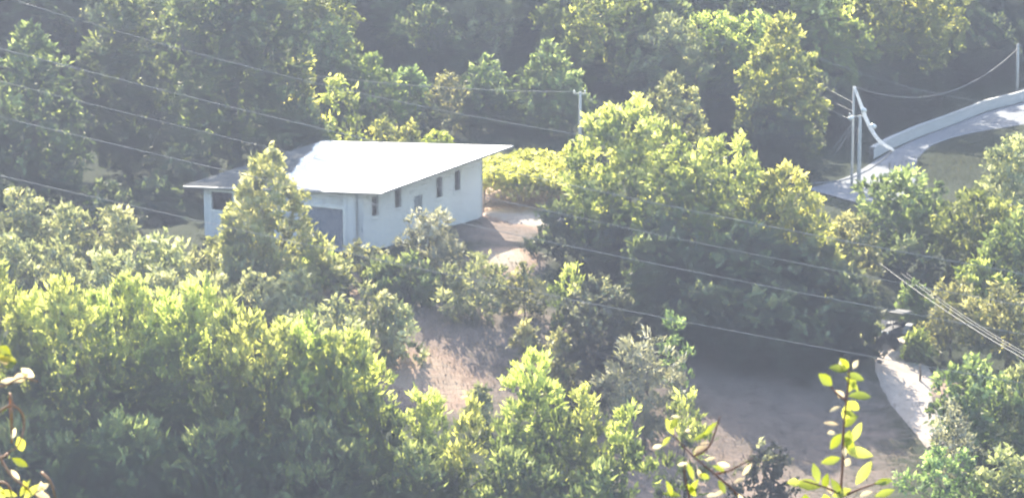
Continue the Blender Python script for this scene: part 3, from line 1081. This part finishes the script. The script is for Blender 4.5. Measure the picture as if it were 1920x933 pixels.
mb.hexa([(-.78, -.24, .98), (-.68, -.24, .98), (-.68, .24, .98), (-.78, .24, .98)], [(-.9, -.22, 1.4), (-.82, -.22, 1.4), (-.82, .22, 1.4), (-.9, .22, 1.4)])
mb.build('seat', M['tyre'], tr, bevel=.03)
mb = MB()
mb.tube([(.05, 0, 1.2), (-.12, 0, 1.45)], .025, 6)
ring = [(-.12 + .19 * math.cos(t) * .45, .19 * math.sin(t), 1.45 + .19 * math.cos(t) * .8) for t in np.linspace(0, 6.283, 17)]
mb.tube(ring, .02, 6, False)
mb.build('steering_wheel', M['tyre'], tr, True)
for sy in (-.5, .5):
    for pa, pb, r_ in (((-.85, sy, .8), (-.95, sy, 2.05), .035), ((.15, sy * .7, 1.2), (.3, sy, 2.05), .025)):
        mb = MB()
        mb.tube([pa, pb], r_, 6)
        mb.build('canopy_post', M['paint'], tr, True)
mb = MB()
mb.hexa([(-1.05, -.56, 2.06), (.4, -.56, 2.1), (.4, .56, 2.1), (-1.05, .56, 2.06)], [(-1.0, -.5, 2.12), (.35, -.5, 2.16), (.35, .5, 2.16), (-1.0, .5, 2.12)])
mb.build('canopy', M['rim'], tr, bevel=.02)
mb = MB()
mb.tube([(1.0, .2, 1.2), (1.0, .2, 1.75)], .035, 8)
mb.build('exhaust', M['tyre'], tr)
for sy in (-.2, .2):
    mb = MB()
    mb.tube([(1.72, sy, 1.08), (1.80, sy, 1.08), (1.82, sy, 1.08)], [.075, .075, .05], 10)
    mb.build('headlight', M['ceramic'], tr)

# post beside the track
pp = ground(1725, 716)
mb = MB()
mb.tube([(0, 0, -.3), (.01, 0, .5), (0, 0, 1.15)], [.08, .075, .07], 8)
o = mb.build('wooden_post', M['post'], None, True)
o.location = (pp[0], pp[1], pp[2])
tag(o, 'short dark wooden post standing on the edge of the pale track', 'post')

# ------------------------------------------------------------------ trees
T = tree
# top left slope
T('broadleaf_tree', 'tall dark tree with sunlit crown at the picture edge, left of the barn', 'tree', 55, 58, 205, 205, 'forest', 'egg', cb=.06)
T('broadleaf_tree', 'tall dark tree between the lit edge tree and the ivy-rimmed ones', 'tree', 232, 2, 222, 205, 'forest', 'column', cb=.05)
T('broadleaf_tree', 'tall dark tree with sunlit tufts along its upper edge, uphill of the barn', 'tree', 440, -190, 216, 250, 'forest', 'column', cb=.05)
T('broadleaf_tree', 'narrow dark tree outlined by bright climbing leaves', 'tree', 515, 42, 229, 100, 'forest', 'egg', cb=.05)
T('broadleaf_tree', 'pale hazy green tree above the pointed bushes behind the barn', 'tree', 612, 36, 241, 140, 'hazy', 'egg', cb=.05)
G = 'pointed bushes behind the barn roof'
T('pointed_bush', 'tallest of the pointed yellow-green bushes behind the barn roof', 'bush', 566, 108, 219, 105, 'glow', 'cone', G, cb=.03)
T('pointed_bush', 'middle pointed yellow-green bush behind the barn roof', 'bush', 624, 142, 218, 75, 'glow', 'cone', G, cb=.03)
T('pointed_bush', 'shortest pointed yellow-green bush behind the barn roof', 'bush', 662, 176, 217, 62, 'glow', 'cone', G, cb=.03)
T('dark_bush', 'dark bush behind the back eave of the barn, under the pointed ones', 'bush', 570, 190, 215, 130, 'forest', 'dome', cb=.03)
T('low_bush', 'bright low bush peeping over the middle of the barn roof', 'bush', 715, 232, 222, 70, 'glow', 'dome', cb=.02)
T('low_bush', 'bright low bush peeping over the barn roof beside the first', 'bush', 768, 236, 223, 62, 'glow', 'dome', cb=.02)
T('low_bush', 'flat yellow low bush at the far eave of the barn roof', 'bush', 822, 254, 225, 80, 'vine', 'dome', cb=.02)
G = 'low trees at the foot of the wooded hill'
for q in (('first low tree along the hill foot, next to the pointed bushes', 700, 116, 240, 110, 'bright'),
          ('second low tree along the hill foot, sunlit on top', 772, 138, 242, 110, 'hazy'),
          ('third low tree along the hill foot, above the middle of the barn roof', 842, 142, 241, 105, 'tan'),
          ('fourth low tree along the hill foot, dark and rounded', 915, 112, 243, 120, 'forest'),
          ('fifth low tree along the hill foot, tall and hazy beside the pole', 1025, 92, 243, 135, 'hazy'),
          ('sixth low tree along the hill foot, half behind the pole top', 1072, 138, 240, 80, 'hazy')):
    T('hillfoot_tree', q[0], 'tree', q[1], q[2], q[3], q[4], q[5], 'egg' if q[4] > 110 else 'dome', G, cb=.04)
T('broadleaf_tree', 'broad hazy tree on the hill above the middle pole', 'tree', 1130, -12, 262, 250, 'bright', 'round', cb=.05)
T('broadleaf_tree', 'hazy tree with pale top next to the broad one on the hill', 'tree', 1255, 40, 258, 150, 'soft', 'round', cb=.05)
T('broadleaf_tree', 'tangled tree with sunlit twigs on the hill behind the barn', 'tree', 800, 20, 258, 170, 'forest', 'egg', cb=.05)
T('broadleaf_tree', 'dull green tree standing behind the brightest roundtopped tree', 'tree', 1345, 30, 262, 140, 'bright', 'round', cb=.05)
T('broadleaf_tree', 'bright sunlit tree standing alone before the dark hill near the road bend', 'tree', 1468, 42, 247, 178, 'glow', 'egg', cb=.06)
T('broadleaf_tree', 'pale sunlit tree high on the slope above the road bend', 'tree', 1700, -60, 283, 230, 'glow', 'round', cb=.3)
T('dark_bush', 'dark bush below the bright lone tree, beside the verge', 'bush', 1445, 205, 244, 170, 'dusk', 'dome', cb=.03)
T('dark_bush', 'small bush at the verge where the guy wires end', 'bush', 1500, 255, 246, 80, 'forest', 'dome', cb=.03)
# the big central group
T('broadleaf_tree', 'dull olive tree poking up behind the big dark tree', 'tree', 1258, 148, 218, 165, 'tan', 'egg', cb=.05)
G = 'trees of the big dark central clump'
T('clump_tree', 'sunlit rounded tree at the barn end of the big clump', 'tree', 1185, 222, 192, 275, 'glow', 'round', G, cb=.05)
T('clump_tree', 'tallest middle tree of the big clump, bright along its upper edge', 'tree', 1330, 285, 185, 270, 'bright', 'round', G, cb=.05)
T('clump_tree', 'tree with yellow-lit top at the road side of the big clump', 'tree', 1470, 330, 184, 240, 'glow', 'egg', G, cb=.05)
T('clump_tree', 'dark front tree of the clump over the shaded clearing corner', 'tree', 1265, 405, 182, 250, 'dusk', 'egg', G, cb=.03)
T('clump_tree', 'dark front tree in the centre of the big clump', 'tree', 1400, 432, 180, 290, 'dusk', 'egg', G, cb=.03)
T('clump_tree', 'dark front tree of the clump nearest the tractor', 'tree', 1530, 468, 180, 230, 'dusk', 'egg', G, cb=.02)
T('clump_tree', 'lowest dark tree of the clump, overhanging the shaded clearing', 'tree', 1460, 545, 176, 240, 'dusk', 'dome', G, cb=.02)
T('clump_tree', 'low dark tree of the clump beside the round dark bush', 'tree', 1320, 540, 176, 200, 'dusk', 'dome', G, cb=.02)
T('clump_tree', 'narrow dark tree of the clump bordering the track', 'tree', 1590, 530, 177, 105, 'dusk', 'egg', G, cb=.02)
T('broadleaf_tree', 'tan-brown thin tree between the clump and the roadside trees', 'tree', 1598, 400, 196, 130, 'tan', 'egg', cb=.05)
T('shadow_tree', 'dark tree at the barn yard edge, in front of the lit clump', 'tree', 1055, 388, 191, 145, 'dusk', 'dome', cb=.03)
T('shadow_tree', 'dark tree under the sunlit end of the clump', 'tree', 1150, 400, 188, 150, 'dusk', 'egg', cb=.03)
T('shadow_tree', 'thin dark tree with pale twigs below the yard edge', 'tree', 1205, 458, 180, 80, 'hazy', 'column', cb=.03)
# round the barn
T('pointed_tree', 'pointed yellow-green tree standing before the barn door', 'tree', 502, 296, 179, 285, 'pale', 'spire', cb=.02, dens=.85, nl=60, lobe=.9)
T('silver_shrub', 'silvery grey-green shrub in front of the barn windows', 'shrub', 806, 392, 184, 135, 'olive', 'dome', cb=.03, dens=1.1)
T('dark_bush', 'dark bluish bush in the shade beside the far left end of the barn', 'bush', 285, 345, 204, 130, 'dusk', 'dome', cb=.02)
T('dark_bush', 'dark shaded bush between the edge tree and the barn', 'bush', 200, 350, 198, 150, 'dusk', 'dome', cb=.02)
T('dark_bush', 'added dark bush in place of shade on the grass uphill of the barn', 'bush', 350, 285, 213, 130, 'dusk', 'dome', cb=.02)  # added to cover sunlit grass with dark leaves, as shade
T('low_shrub', 'low brown-topped shrub under the barn corner', 'shrub', 680, 462, 184, 130, 'tan', 'dome', cb=.02)
T('low_shrub', 'low bright shrub beside the barn door foot', 'shrub', 590, 462, 180, 90, 'bright', 'dome', cb=.02)
T('low_shrub', 'low green shrub below the silvery one', 'shrub', 770, 488, 180, 110, 'hazy', 'dome', cb=.02)
T('round_shrub', 'rounded grey-green shrub downhill from the silvery one', 'shrub', 890, 488, 177, 150, 'soft', 'round', cb=.03)
T('thin_shrub', 'thin brownish shrub at the edge of the dirt patch', 'shrub', 985, 505, 178, 85, 'tan', 'column', cb=.03, dens=.8)
G = 'scrub on the shaded slope'
for px, top, Y, w, kd, lb in [(738, 572, 170, 105, 'soft', 'soft scrub bush at the upper end of the shaded slope'),
                              (985, 615, 170, 70, 'tan', 'brownish scrub bush above the shaded slope'), (720, 500, 181, 80, 'hazy', 'scrub bush under the barn corner, by the dirt gap'), (640, 500, 181, 60, 'soft', 'small scrub bush at the dirt gap'), (900, 735, 160, 60, 'soft', 'tiny scrub bush low on the shaded slope')]:
    T('scrub_bush', lb, 'bush', px, top, Y, w, kd, 'dome', G, cb=.02, hmin=.6)
T('spiky_shrub', 'small spiky bright shrub behind the round dark bush', 'shrub', 1068, 506, 176, 95, 'feather', 'dome', cb=.02, dens=.6)
T('round_bush', 'big rounded dark bush with pale rim above the slope', 'bush', 1122, 546, 167, 215, 'rimmed', 'dome', cb=.01, dens=1.3, nl=44)
T('olive_bush', 'pale variegated bush in front of the round dark one', 'bush', 1208, 634, 161, 165, 'olive', 'round', cb=.03, dens=.8)
T('low_bush', 'small fresh green bush between the round bush and the clearing', 'bush', 1266, 586, 166, 75, 'fresh', 'column', cb=.02)
T('thin_shrub', 'thin pale shrub at the foot of the round dark bush', 'shrub', 1045, 630, 165, 60, 'tan', 'column', cb=.02, dens=.8)
# orchard on the left
G = 'soft green orchard trees below the barn'
ORCH = [(40, 362, 186, 140, 'first row, at the picture edge'), (125, 398, 184, 130, 'first row, second from the picture edge'), (215, 396, 183, 120, 'first row, third from the picture edge'),
        (300, 445, 180, 140, 'first row, before the dark bush'), (390, 470, 181, 130, 'first row, next to the pointed tree'), (20, 442, 178, 140, 'second row, at the picture edge'),
        (110, 462, 176, 135, 'second row, second from the picture edge'), (200, 476, 175, 135, 'second row, middle'), (290, 505, 173, 135, 'second row, below the dark bush'),
        (385, 520, 171, 130, 'second row, below the pointed tree'), (470, 520, 170, 130, 'second row, under the barn door'), (560, 520, 171, 130, 'second row, by the dirt gap'),
        (450, 470, 176, 110, 'foot of the pointed tree'), (620, 565, 167, 130, 'end of the second row'), (700, 545, 169, 120, 'end by the low shrubs'), (560, 590, 160, 130, 'lowest, behind the feathery row'), (660, 612, 163, 90, 'lowest, beside the hay slope')]
for px, top, Y, w, s in ORCH:
    T('orchard_tree', 'soft green orchard tree, ' + s, 'tree', px, top, Y, w, 'soft', 'dome', G, cb=.04)
# feathery front row
G = 'feathery trees along the near slope'
FRONT = [(-20, 505, 128, 170, 'at the picture edge'), (120, 542, 126, 170, 'second from the edge, yellow-tipped'), (245, 528, 130, 150, 'with the brightest tips, third from the edge'),
         (370, 535, 128, 160, 'tallest one under the orchard'), (470, 590, 124, 150, 'beside the tallest one'), (575, 606, 127, 160, 'middle of the row'),
         (665, 640, 126, 150, 'end of the row by the hay slope'), (60, 790, 123, 230, 'darkest, low at the edge'), (230, 800, 122, 230, 'low and dark, second from the edge'),
         (410, 810, 122, 230, 'low and dark under the tallest one'), (590, 815, 122, 230, 'low and dark at the row end')]
FRONT += [(60, 570, 127.5, 130, 'low between the edge one and the yellow-tipped one'), (185, 562, 128, 120, 'low between the yellow-tipped one and the brightest'), (310, 556, 129, 120, 'low between the brightest and the tallest'),
          (425, 580, 126, 120, 'tucked against the tallest one'), (525, 612, 126, 120, 'low in the middle of the row'), (622, 640, 127, 110, 'low before the last of the row')]
for px, top, Y, w, s in FRONT:
    T('feathery_tree', 'feathery tree of the near row, ' + s, 'tree', px, top, Y, w * 1.35, 'feather' if top < 700 else 'featherdark', 'column', G, cb=.02, dens=1.05, lobe=.8, nl=40)
G = 'yellow feathery trees at the bottom of the clearing'
for px, top, Y, w, s in [(795, 736, 128, 170, 'nearest the hay slope'), (880, 760, 124, 140, 'low between the two tall ones'), (1000, 678, 131, 190, 'tallest, crowned with yellow'),
                         (1100, 730, 128, 150, 'beside the tallest, toward the clearing'), (1175, 770, 126, 120, 'last before the clearing'), (960, 860, 124, 220, 'lowest in front of the tallest'), (1120, 880, 123, 180, 'lowest near the clearing'),
                         (780, 860, 123, 200, 'lowest and darkest')]:
    T('yellow_feathery_tree', 'yellow feathery tree, ' + s, 'tree', px, top, Y, w, 'feather' if top < 840 else 'featherdark', 'egg', G, cb=.02)
T('low_bush', 'small spiky yellow bush on the clearing edge above the near twig', 'bush', 1288, 738, 141, 105, 'feather', 'dome', cb=.02, dens=.7)
T('dark_bush', 'dark bush with pale rim at the foot of the clearing', 'bush', 1432, 838, 140, 130, 'rimmed', 'dome', cb=.02)
# right side
T('roadside_tree', 'dark leafy tree in front of the pole pair', 'tree', 1690, 330, 205, 185, 'hazy', 'round', cb=.04)
T('roadside_tree', 'rounded pale green tree beside the grass bank at the picture edge', 'tree', 1898, 258, 214, 135, 'soft', 'round', cb=.04)
T('roadside_tree', 'broad olive-green tree before the grass bank', 'tree', 1830, 372, 199, 190, 'bright', 'round', cb=.04)
T('roadside_tree', 'dense green tree behind the tan ones, near the picture edge', 'tree', 1920, 420, 192, 150, 'hazy', 'round', cb=.04)
T('roadside_tree', 'dark low tree between the roadside trees and the tractor', 'tree', 1700, 455, 198, 130, 'dusk', 'dome', cb=.04)
T('roadside_tree', 'yellow-topped tree above the tan trackside tree', 'tree', 1840, 486, 188, 130, 'bright', 'egg', cb=.04)
T('trackside_tree', 'tan sunlit tree overhanging the tractor', 'tree', 1785, 535, 181, 130, 'tan', 'round', cb=.12)
T('trackside_tree', 'tan-green tree under the service cables at the picture edge', 'tree', 1890, 545, 178, 150, 'tan', 'round', cb=.08)
T('trackside_tree', 'thin dark sapling just behind the tractor', 'tree', 1716, 540, 188, 60, 'hazy', 'column', cb=.04)
T('verge_bush', 'small yellow-green bush beside the tractor wheel', 'bush', 1722, 634, 180, 40, 'bright', 'dome', cb=.02, hmin=.7)
T('verge_bush', 'small pale bush on the clump side of the tractor', 'bush', 1642, 620, 184, 30, 'soft', 'column', cb=.02, hmin=.8)
T('round_shrub', 'large rounded dark green shrub below the track post', 'shrub', 1835, 698, 160, 195, 'hazy', 'round', cb=.03)
T('round_shrub', 'grey-green shrub at the picture edge below the tan trees', 'shrub', 1930, 690, 160, 120, 'soft', 'round', cb=.03)
T('round_shrub', 'olive shrub on the low side of the track', 'shrub', 1790, 760, 153, 110, 'olive', 'dome', cb=.03)
T('leafy_bush', 'fresh green bush nearest the yellow sprig', 'bush', 1765, 852, 137, 190, 'fresh', 'dome', cb=.02)
T('leafy_bush', 'dull green bush beside the fresh green one', 'bush', 1880, 850, 138, 130, 'soft', 'dome', cb=.02)

# wooded hill: individuals sharing six crowns
G = 'trees of the wooded hillside'
protos = []
for k, (kind, prof, w, h) in enumerate((('forest', 'egg', 8, 10), ('forest', 'round', 9, 10), ('hazy', 'egg', 8, 11), ('bright', 'round', 9, 10), ('soft', 'round', 9, 9), ('glow', 'egg', 8, 11))):
    protos.append((crown_mesh('crown', 900 + k, w, h, prof, kind), trunk_mesh(900 + k, h, .5, w, .2), kind, h))
rr = random.Random(3)
HILL = []
for row, Y in enumerate((250, 258, 267, 276, 288, 300, 314, 330)):
    for k in range(13):
        px = -90 + k * 168 + (row % 2) * 84 + rr.uniform(-32, 32)
        HILL.append((px, Y + rr.uniform(-3, 3), row))
for px, Y, row in HILL:
    g = at(px, 300, Y)
    x = g[0]
    # keep the meadow, the road and its verge open
    if px > 1440 and Y < 330 and True:
        j = np.argmin(np.abs(RO[:, 0] - x))
        if Y < RO[j][1] + 9:
            continue
    if min(np.hypot(RO[:, 0] - x, RO[:, 1] - Y).min(), np.hypot(RI[:, 0] - x, RI[:, 1] - Y).min()) < 9 or math.hypot(T4[0] - x, T4[1] - Y) < 11:
        continue
    if Y < 262 and 640 < px < 1480:
        continue
    k = rr.choice((0, 1, 2, 3, 4, 5, 5))
    cm, tm, kind, h = protos[k]
    s = rr.uniform(.75, 1.3)
    root = empty('hillside_tree', (x, Y, tz(x, Y)), rr.uniform(0, 6.28))
    root.scale = (s, s, s * rr.uniform(.9, 1.15))
    tag(root, 'dense leafy tree of the shaded wooded hillside', 'tree', G)
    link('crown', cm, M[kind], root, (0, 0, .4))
    link('trunk', tm, M['bark'], root)


# dark wood along the far side of the road
protos2 = [(crown_mesh('crown', 950 + k, w, h, prof, kind), trunk_mesh(950 + k, h, .4, w, .18), kind, h) for k, (kind, prof, w, h) in
           enumerate((('dusk', 'egg', 7, 9), ('dusk', 'round', 8, 8), ('forest', 'egg', 7, 10), ('dusk', 'dome', 7, 5)))]
for d_off, step in ((7.5, 5), (14, 6), (22, 6), (31, 7), (42, 8)):
    for i in range(2, 64, step):
        a_, b_ = RO[i], RO[i + 1]
        t_ = (b_ - a_) / np.linalg.norm(b_ - a_)
        n_ = np.array([t_[1], -t_[0]])
        if np.dot(n_, RI[i] - a_) > 0:
            n_ = -n_
        q = a_ + n_ * (d_off + rr.uniform(-2, 2)) + t_ * rr.uniform(-2, 2)
        if math.hypot(T4[0] - q[0], T4[1] - q[1]) < 5:
            continue
        if np.hypot(RO[:, 0] - q[0], RO[:, 1] - q[1]).min() < 5:
            continue
        k = 3 if d_off < 10 else rr.choice((0, 1, 2, 0))
        cm, tm, kind, h = protos2[k]
        s = rr.uniform(.75, 1.2)
        root = empty('hillside_tree', (q[0], q[1], tz(*q)), rr.uniform(0, 6.28))
        root.scale = (s, s, s)
        tag(root, 'deep green tree of the dark wood on the slope above the road', 'tree', 'dark wood above the road')
        link('crown', cm, M[kind], root, (0, 0, .3))
        link('trunk', tm, M['bark'], root)


# ------------------------------------------------------------------ near sprigs on the camera's own bank
def oval_leaf(V_, F_, tints, base, axis, up, L_, W_, tint, curl=.25):
    axis = Vector(axis).normalized()
    side = axis.cross(Vector(up)).normalized()
    nrm = side.cross(axis).normalized()
    n0 = len(V_)
    prof = [(0, .05), (.18, .6), (.42, 1), (.68, .85), (.88, .42), (1, .03)]
    for t, w in prof:
        c = Vector(base) + axis * (L_ * t) - nrm * (curl * L_ * t * t)
        for s in (-1, 0, 1):
            V_.append(tuple(c + side * (s * w * W_ / 2) + nrm * (abs(s) * w * W_ * .16)))
    for i in range(len(prof) - 1):
        for j in (0, 1):
            a_ = n0 + i * 3 + j
            F_.append((a_, a_ + 1, a_ + 4, a_ + 3))
            tints.append(tint)


def leaves_obj(name, V_, F_, tints, mat, parent):
    me = bpy.data.meshes.new(name)
    me.from_pydata(V_, [], F_)
    me.update()
    me.polygons.foreach_set('use_smooth', [True] * len(me.polygons))
    a_ = me.attributes.new('tint', 'FLOAT', 'FACE')
    a_.data.foreach_set('value', tints)
    return link(name, me, mat, parent)


def sprig(name, label, Y, stems, leaves, pale, foot, r=.0022, stem_mat='twig', seed=1, cat='sapling'):
    """stems: lists of photo pixels; leaves/pale: (px, py, dx, dy, len px, width px)"""
    rg = random.Random(seed)
    ft = np.array([*foot, tz(*foot)])
    root = empty(name, tuple(ft))
    tag(root, label, cat)
    mb = MB()
    for st in stems:
        P = [at(a_, b_, Y + rg.uniform(-.01, .01)) - ft for a_, b_ in st]
        P = spline(P, 6)
        mb.tube(P, [r * (1.25 - .75 * i / len(P)) for i in range(len(P))], 7)
    lead = [np.array([0, 0, -.05]), (at(*stems[0][0], Y) - ft) * np.array([.7, .7, .5]), at(*stems[0][0], Y) - ft]
    mb.tube(spline(lead, 8), r * 1.35, 7)
    mb.build('stem', M[stem_mat], root, True)
    for nm, lst, mat in (('foliage', leaves, M['sprig']), ('pale_lit_leaves', pale, M['sprigpale'])):  # second set near-white: pale tips and sunlit highlights put into the colour
        if not lst:
            continue
        V_, F_, tn = [], [], []
        for px, py, dx, dy, ln, wd in lst:
            b_ = at(px, py, Y) - ft
            d_ = np.array([dx, rg.uniform(-.35, .35), -dy], float)
            up = (rg.uniform(-.3, .3), -1.0, rg.uniform(.2, .9))
            oval_leaf(V_, F_, tn, b_, d_, up, (.84 if nm == 'foliage' else .75) * ln / F * Y, .7 * wd / F * Y, .5 + rg.uniform(-.35, .35), rg.uniform(0, .3))
        leaves_obj(nm, V_, F_, tn, mat, root)
    return root


YL = [(1590, 693, -1, -.15, 46, 26), (1588, 700, 1, .35, 44, 22), (1592, 690, -.6, -.7, 36, 20), (1560, 722, -.9, -.8, 44, 30), (1590, 742, 1, -.02, 62, 26), (1588, 752, .8, .55, 42, 26),
      (1592, 735, .5, -1, 38, 18), (1584, 706, .9, .8, 50, 20), (1582, 800, .9, -.9, 44, 24), (1578, 812, -.6, .9, 46, 26), (1584, 818, .45, .8, 46, 30), (1586, 845, 1, .05, 62, 34), (1600, 826, .35, -1, 46, 24),
      (1576, 858, -.95, .25, 46, 24), (1586, 838, .2, -.9, 40, 28), (1500, 905, -1, -.2, 30, 26), (1540, 912, -1, -.1, 62, 34), (1535, 905, -.25, -1, 48, 24), (1545, 925, .3, .9, 44, 34), (1510, 925, .1, 1, 46, 36),
      (1605, 908, .7, -1, 66, 30), (1640, 905, 1, -.1, 44, 20), (1560, 930, .9, -.3, 50, 26), (1545, 915, .15, -1, 40, 22), (1640, 930, 1, -.3, 50, 22), (1575, 925, -.5, -.9, 40, 22), (1585, 790, .1, -1, 44, 26), (1580, 770, .8, .2, 34, 16)]
PL = [(1580, 692, -.2, -1, 26, 16), (1600, 690, .3, -.6, 24, 16), (1582, 745, -.4, -.4, 28, 20), (1576, 762, -1, .4, 34, 12), (1572, 795, -1, -.1, 40, 12), (1566, 812, -.5, -.1, 26, 18), (1584, 874, .3, -.4, 28, 20), (1612, 930, .9, -.4, 36, 18),
      (1582, 835, .1, .9, 30, 12), (1560, 925, -.6, -.9, 30, 14)]
sprig('sapling', 'upright young sapling with glowing yellow leaves close to the viewer', 3.4,
      [[(1578, 1000), (1576, 930), (1580, 870), (1582, 800), (1588, 745), (1592, 700), (1590, 684)], [(1576, 925), (1545, 912), (1505, 900)], [(1578, 930), (1615, 915), (1660, 900)], [(1586, 750), (1570, 738), (1556, 722)]],
      YL, PL, (.44, 3.45), .0015, 'twig', 1)
sprig('pale_twig', 'low leaning twig with pinkish white leaf tips close to the viewer', 3.3,
      [[(1420, 1000), (1385, 930), (1340, 888), (1290, 845), (1250, 800)], [(1340, 888), (1370, 880), (1412, 858)], [(1300, 855), (1330, 835), (1350, 780)], [(1300, 960), (1285, 900), (1283, 870)]],
      [(1300, 900, -.3, -1, 44, 18), (1305, 930, -.5, -.7, 40, 20), (1290, 925, .6, -.9, 42, 18), (1330, 895, -1, -.4, 26, 18), (1262, 815, -.4, -1, 42, 20), (1256, 805, .6, -.9, 40, 18), (1258, 818, -.8, .9, 34, 16), (1300, 825, .9, -.5, 46, 16), (1345, 790, -.7, .7, 50, 16), (1360, 925, -.4, -.8, 36, 18), (1278, 930, -.9, -.2, 46, 18), (1260, 930, -.3, -1, 40, 18), (1335, 872, .9, .4, 36, 14)],
      [(1242, 834, -1, .35, 30, 14), (1300, 848, 1, -.45, 44, 20), (1312, 832, 1, -.2, 26, 10), (1290, 868, -1, .2, 30, 12), (1322, 862, 1, -.25, 30, 12), (1345, 868, 1, .15, 34, 18), (1392, 890, .7, -.95, 38, 14), (1376, 905, 1, -.45, 32, 16), (1308, 878, .3, .8, 26, 12), (1325, 930, .9, -.3, 30, 16), (1258, 780, .8, .1, 26, 10), (1284, 808, .6, -.2, 16, 10), (1385, 925, .4, .9, 30, 14), (1340, 930, .8, -.4, 34, 16)],
      (.27, 3.3), .0014, 'twig', 2, 'twig')
sprig('climbing_tendril', 'reddish curling climber with pale leaves at the lower picture edge', 3.2,
      [[(-30, 800), (0, 770), (24, 760), (42, 775), (45, 800), (34, 835), (15, 848)], [(-10, 840), (20, 890), (45, 910), (65, 925), (90, 950)], [(15, 850), (-5, 862)], [(78, 885), (96, 905), (106, 945)], [(-10, 905), (10, 905), (22, 925), (20, 960)], [(22, 765), (22, 830)], [(-30, 728), (10, 722), (40, 708), (70, 715)], [(24, 760), (18, 740), (22, 818)]],
      [(34, 818, .25, 1, 38, 28), (22, 858, .9, .6, 44, 22), (-5, 650, .7, .5, 40, 30), (38, 930, .5, -1, 44, 18), (45, 935, .9, -.9, 50, 22), (-6, 905, .4, .9, 50, 18), (-10, 668, 1, .2, 50, 28), (10, 690, .6, -.5, 34, 16), (0, 920, .8, .2, 40, 20), (52, 925, -.2, -1, 36, 14)],
      [(22, 822, .3, -.9, 30, 14), (25, 712, .9, -.4, 46, 26), (40, 690, .8, .6, 40, 24), (0, 715, 1, -.05, 50, 18), (70, 920, .7, -.5, 34, 20), (66, 925, .9, .25, 40, 22), (-5, 672, 1, .3, 48, 26), (80, 925, -.1, -.9, 34, 14), (20, 880, .6, .7, 36, 14)],
      (-.6, 3.25), .0014, 'tendril', 3, 'climber')

# ------------------------------------------------------------------ render settings
scene.view_settings.view_transform = 'Standard'
scene.view_settings.look = 'None'
scene.view_settings.exposure = 0
scene.view_settings.gamma = 1
cy = scene.cycles
cy.max_bounces = 5
cy.diffuse_bounces = 2
cy.glossy_bounces = 1
cy.transmission_bounces = 2
cy.volume_bounces = 1
cy.transparent_max_bounces = 4
cy.caustics_reflective = cy.caustics_refractive = False
cy.use_adaptive_sampling = True
cy.adaptive_threshold = .02
cy.use_denoising = True
try:
    cy.denoiser = 'OPENIMAGEDENOISE'
    cy.denoising_input_passes = 'RGB'
except Exception:
    pass
cy.sample_clamp_indirect = 4
cy.filter_width = 2.1
cy.volume_step_rate = .35
cy.volume_max_steps = 128
cy.film_exposure = 2.4          # the photograph is generously exposed
scene.render.engine = 'CYCLES'
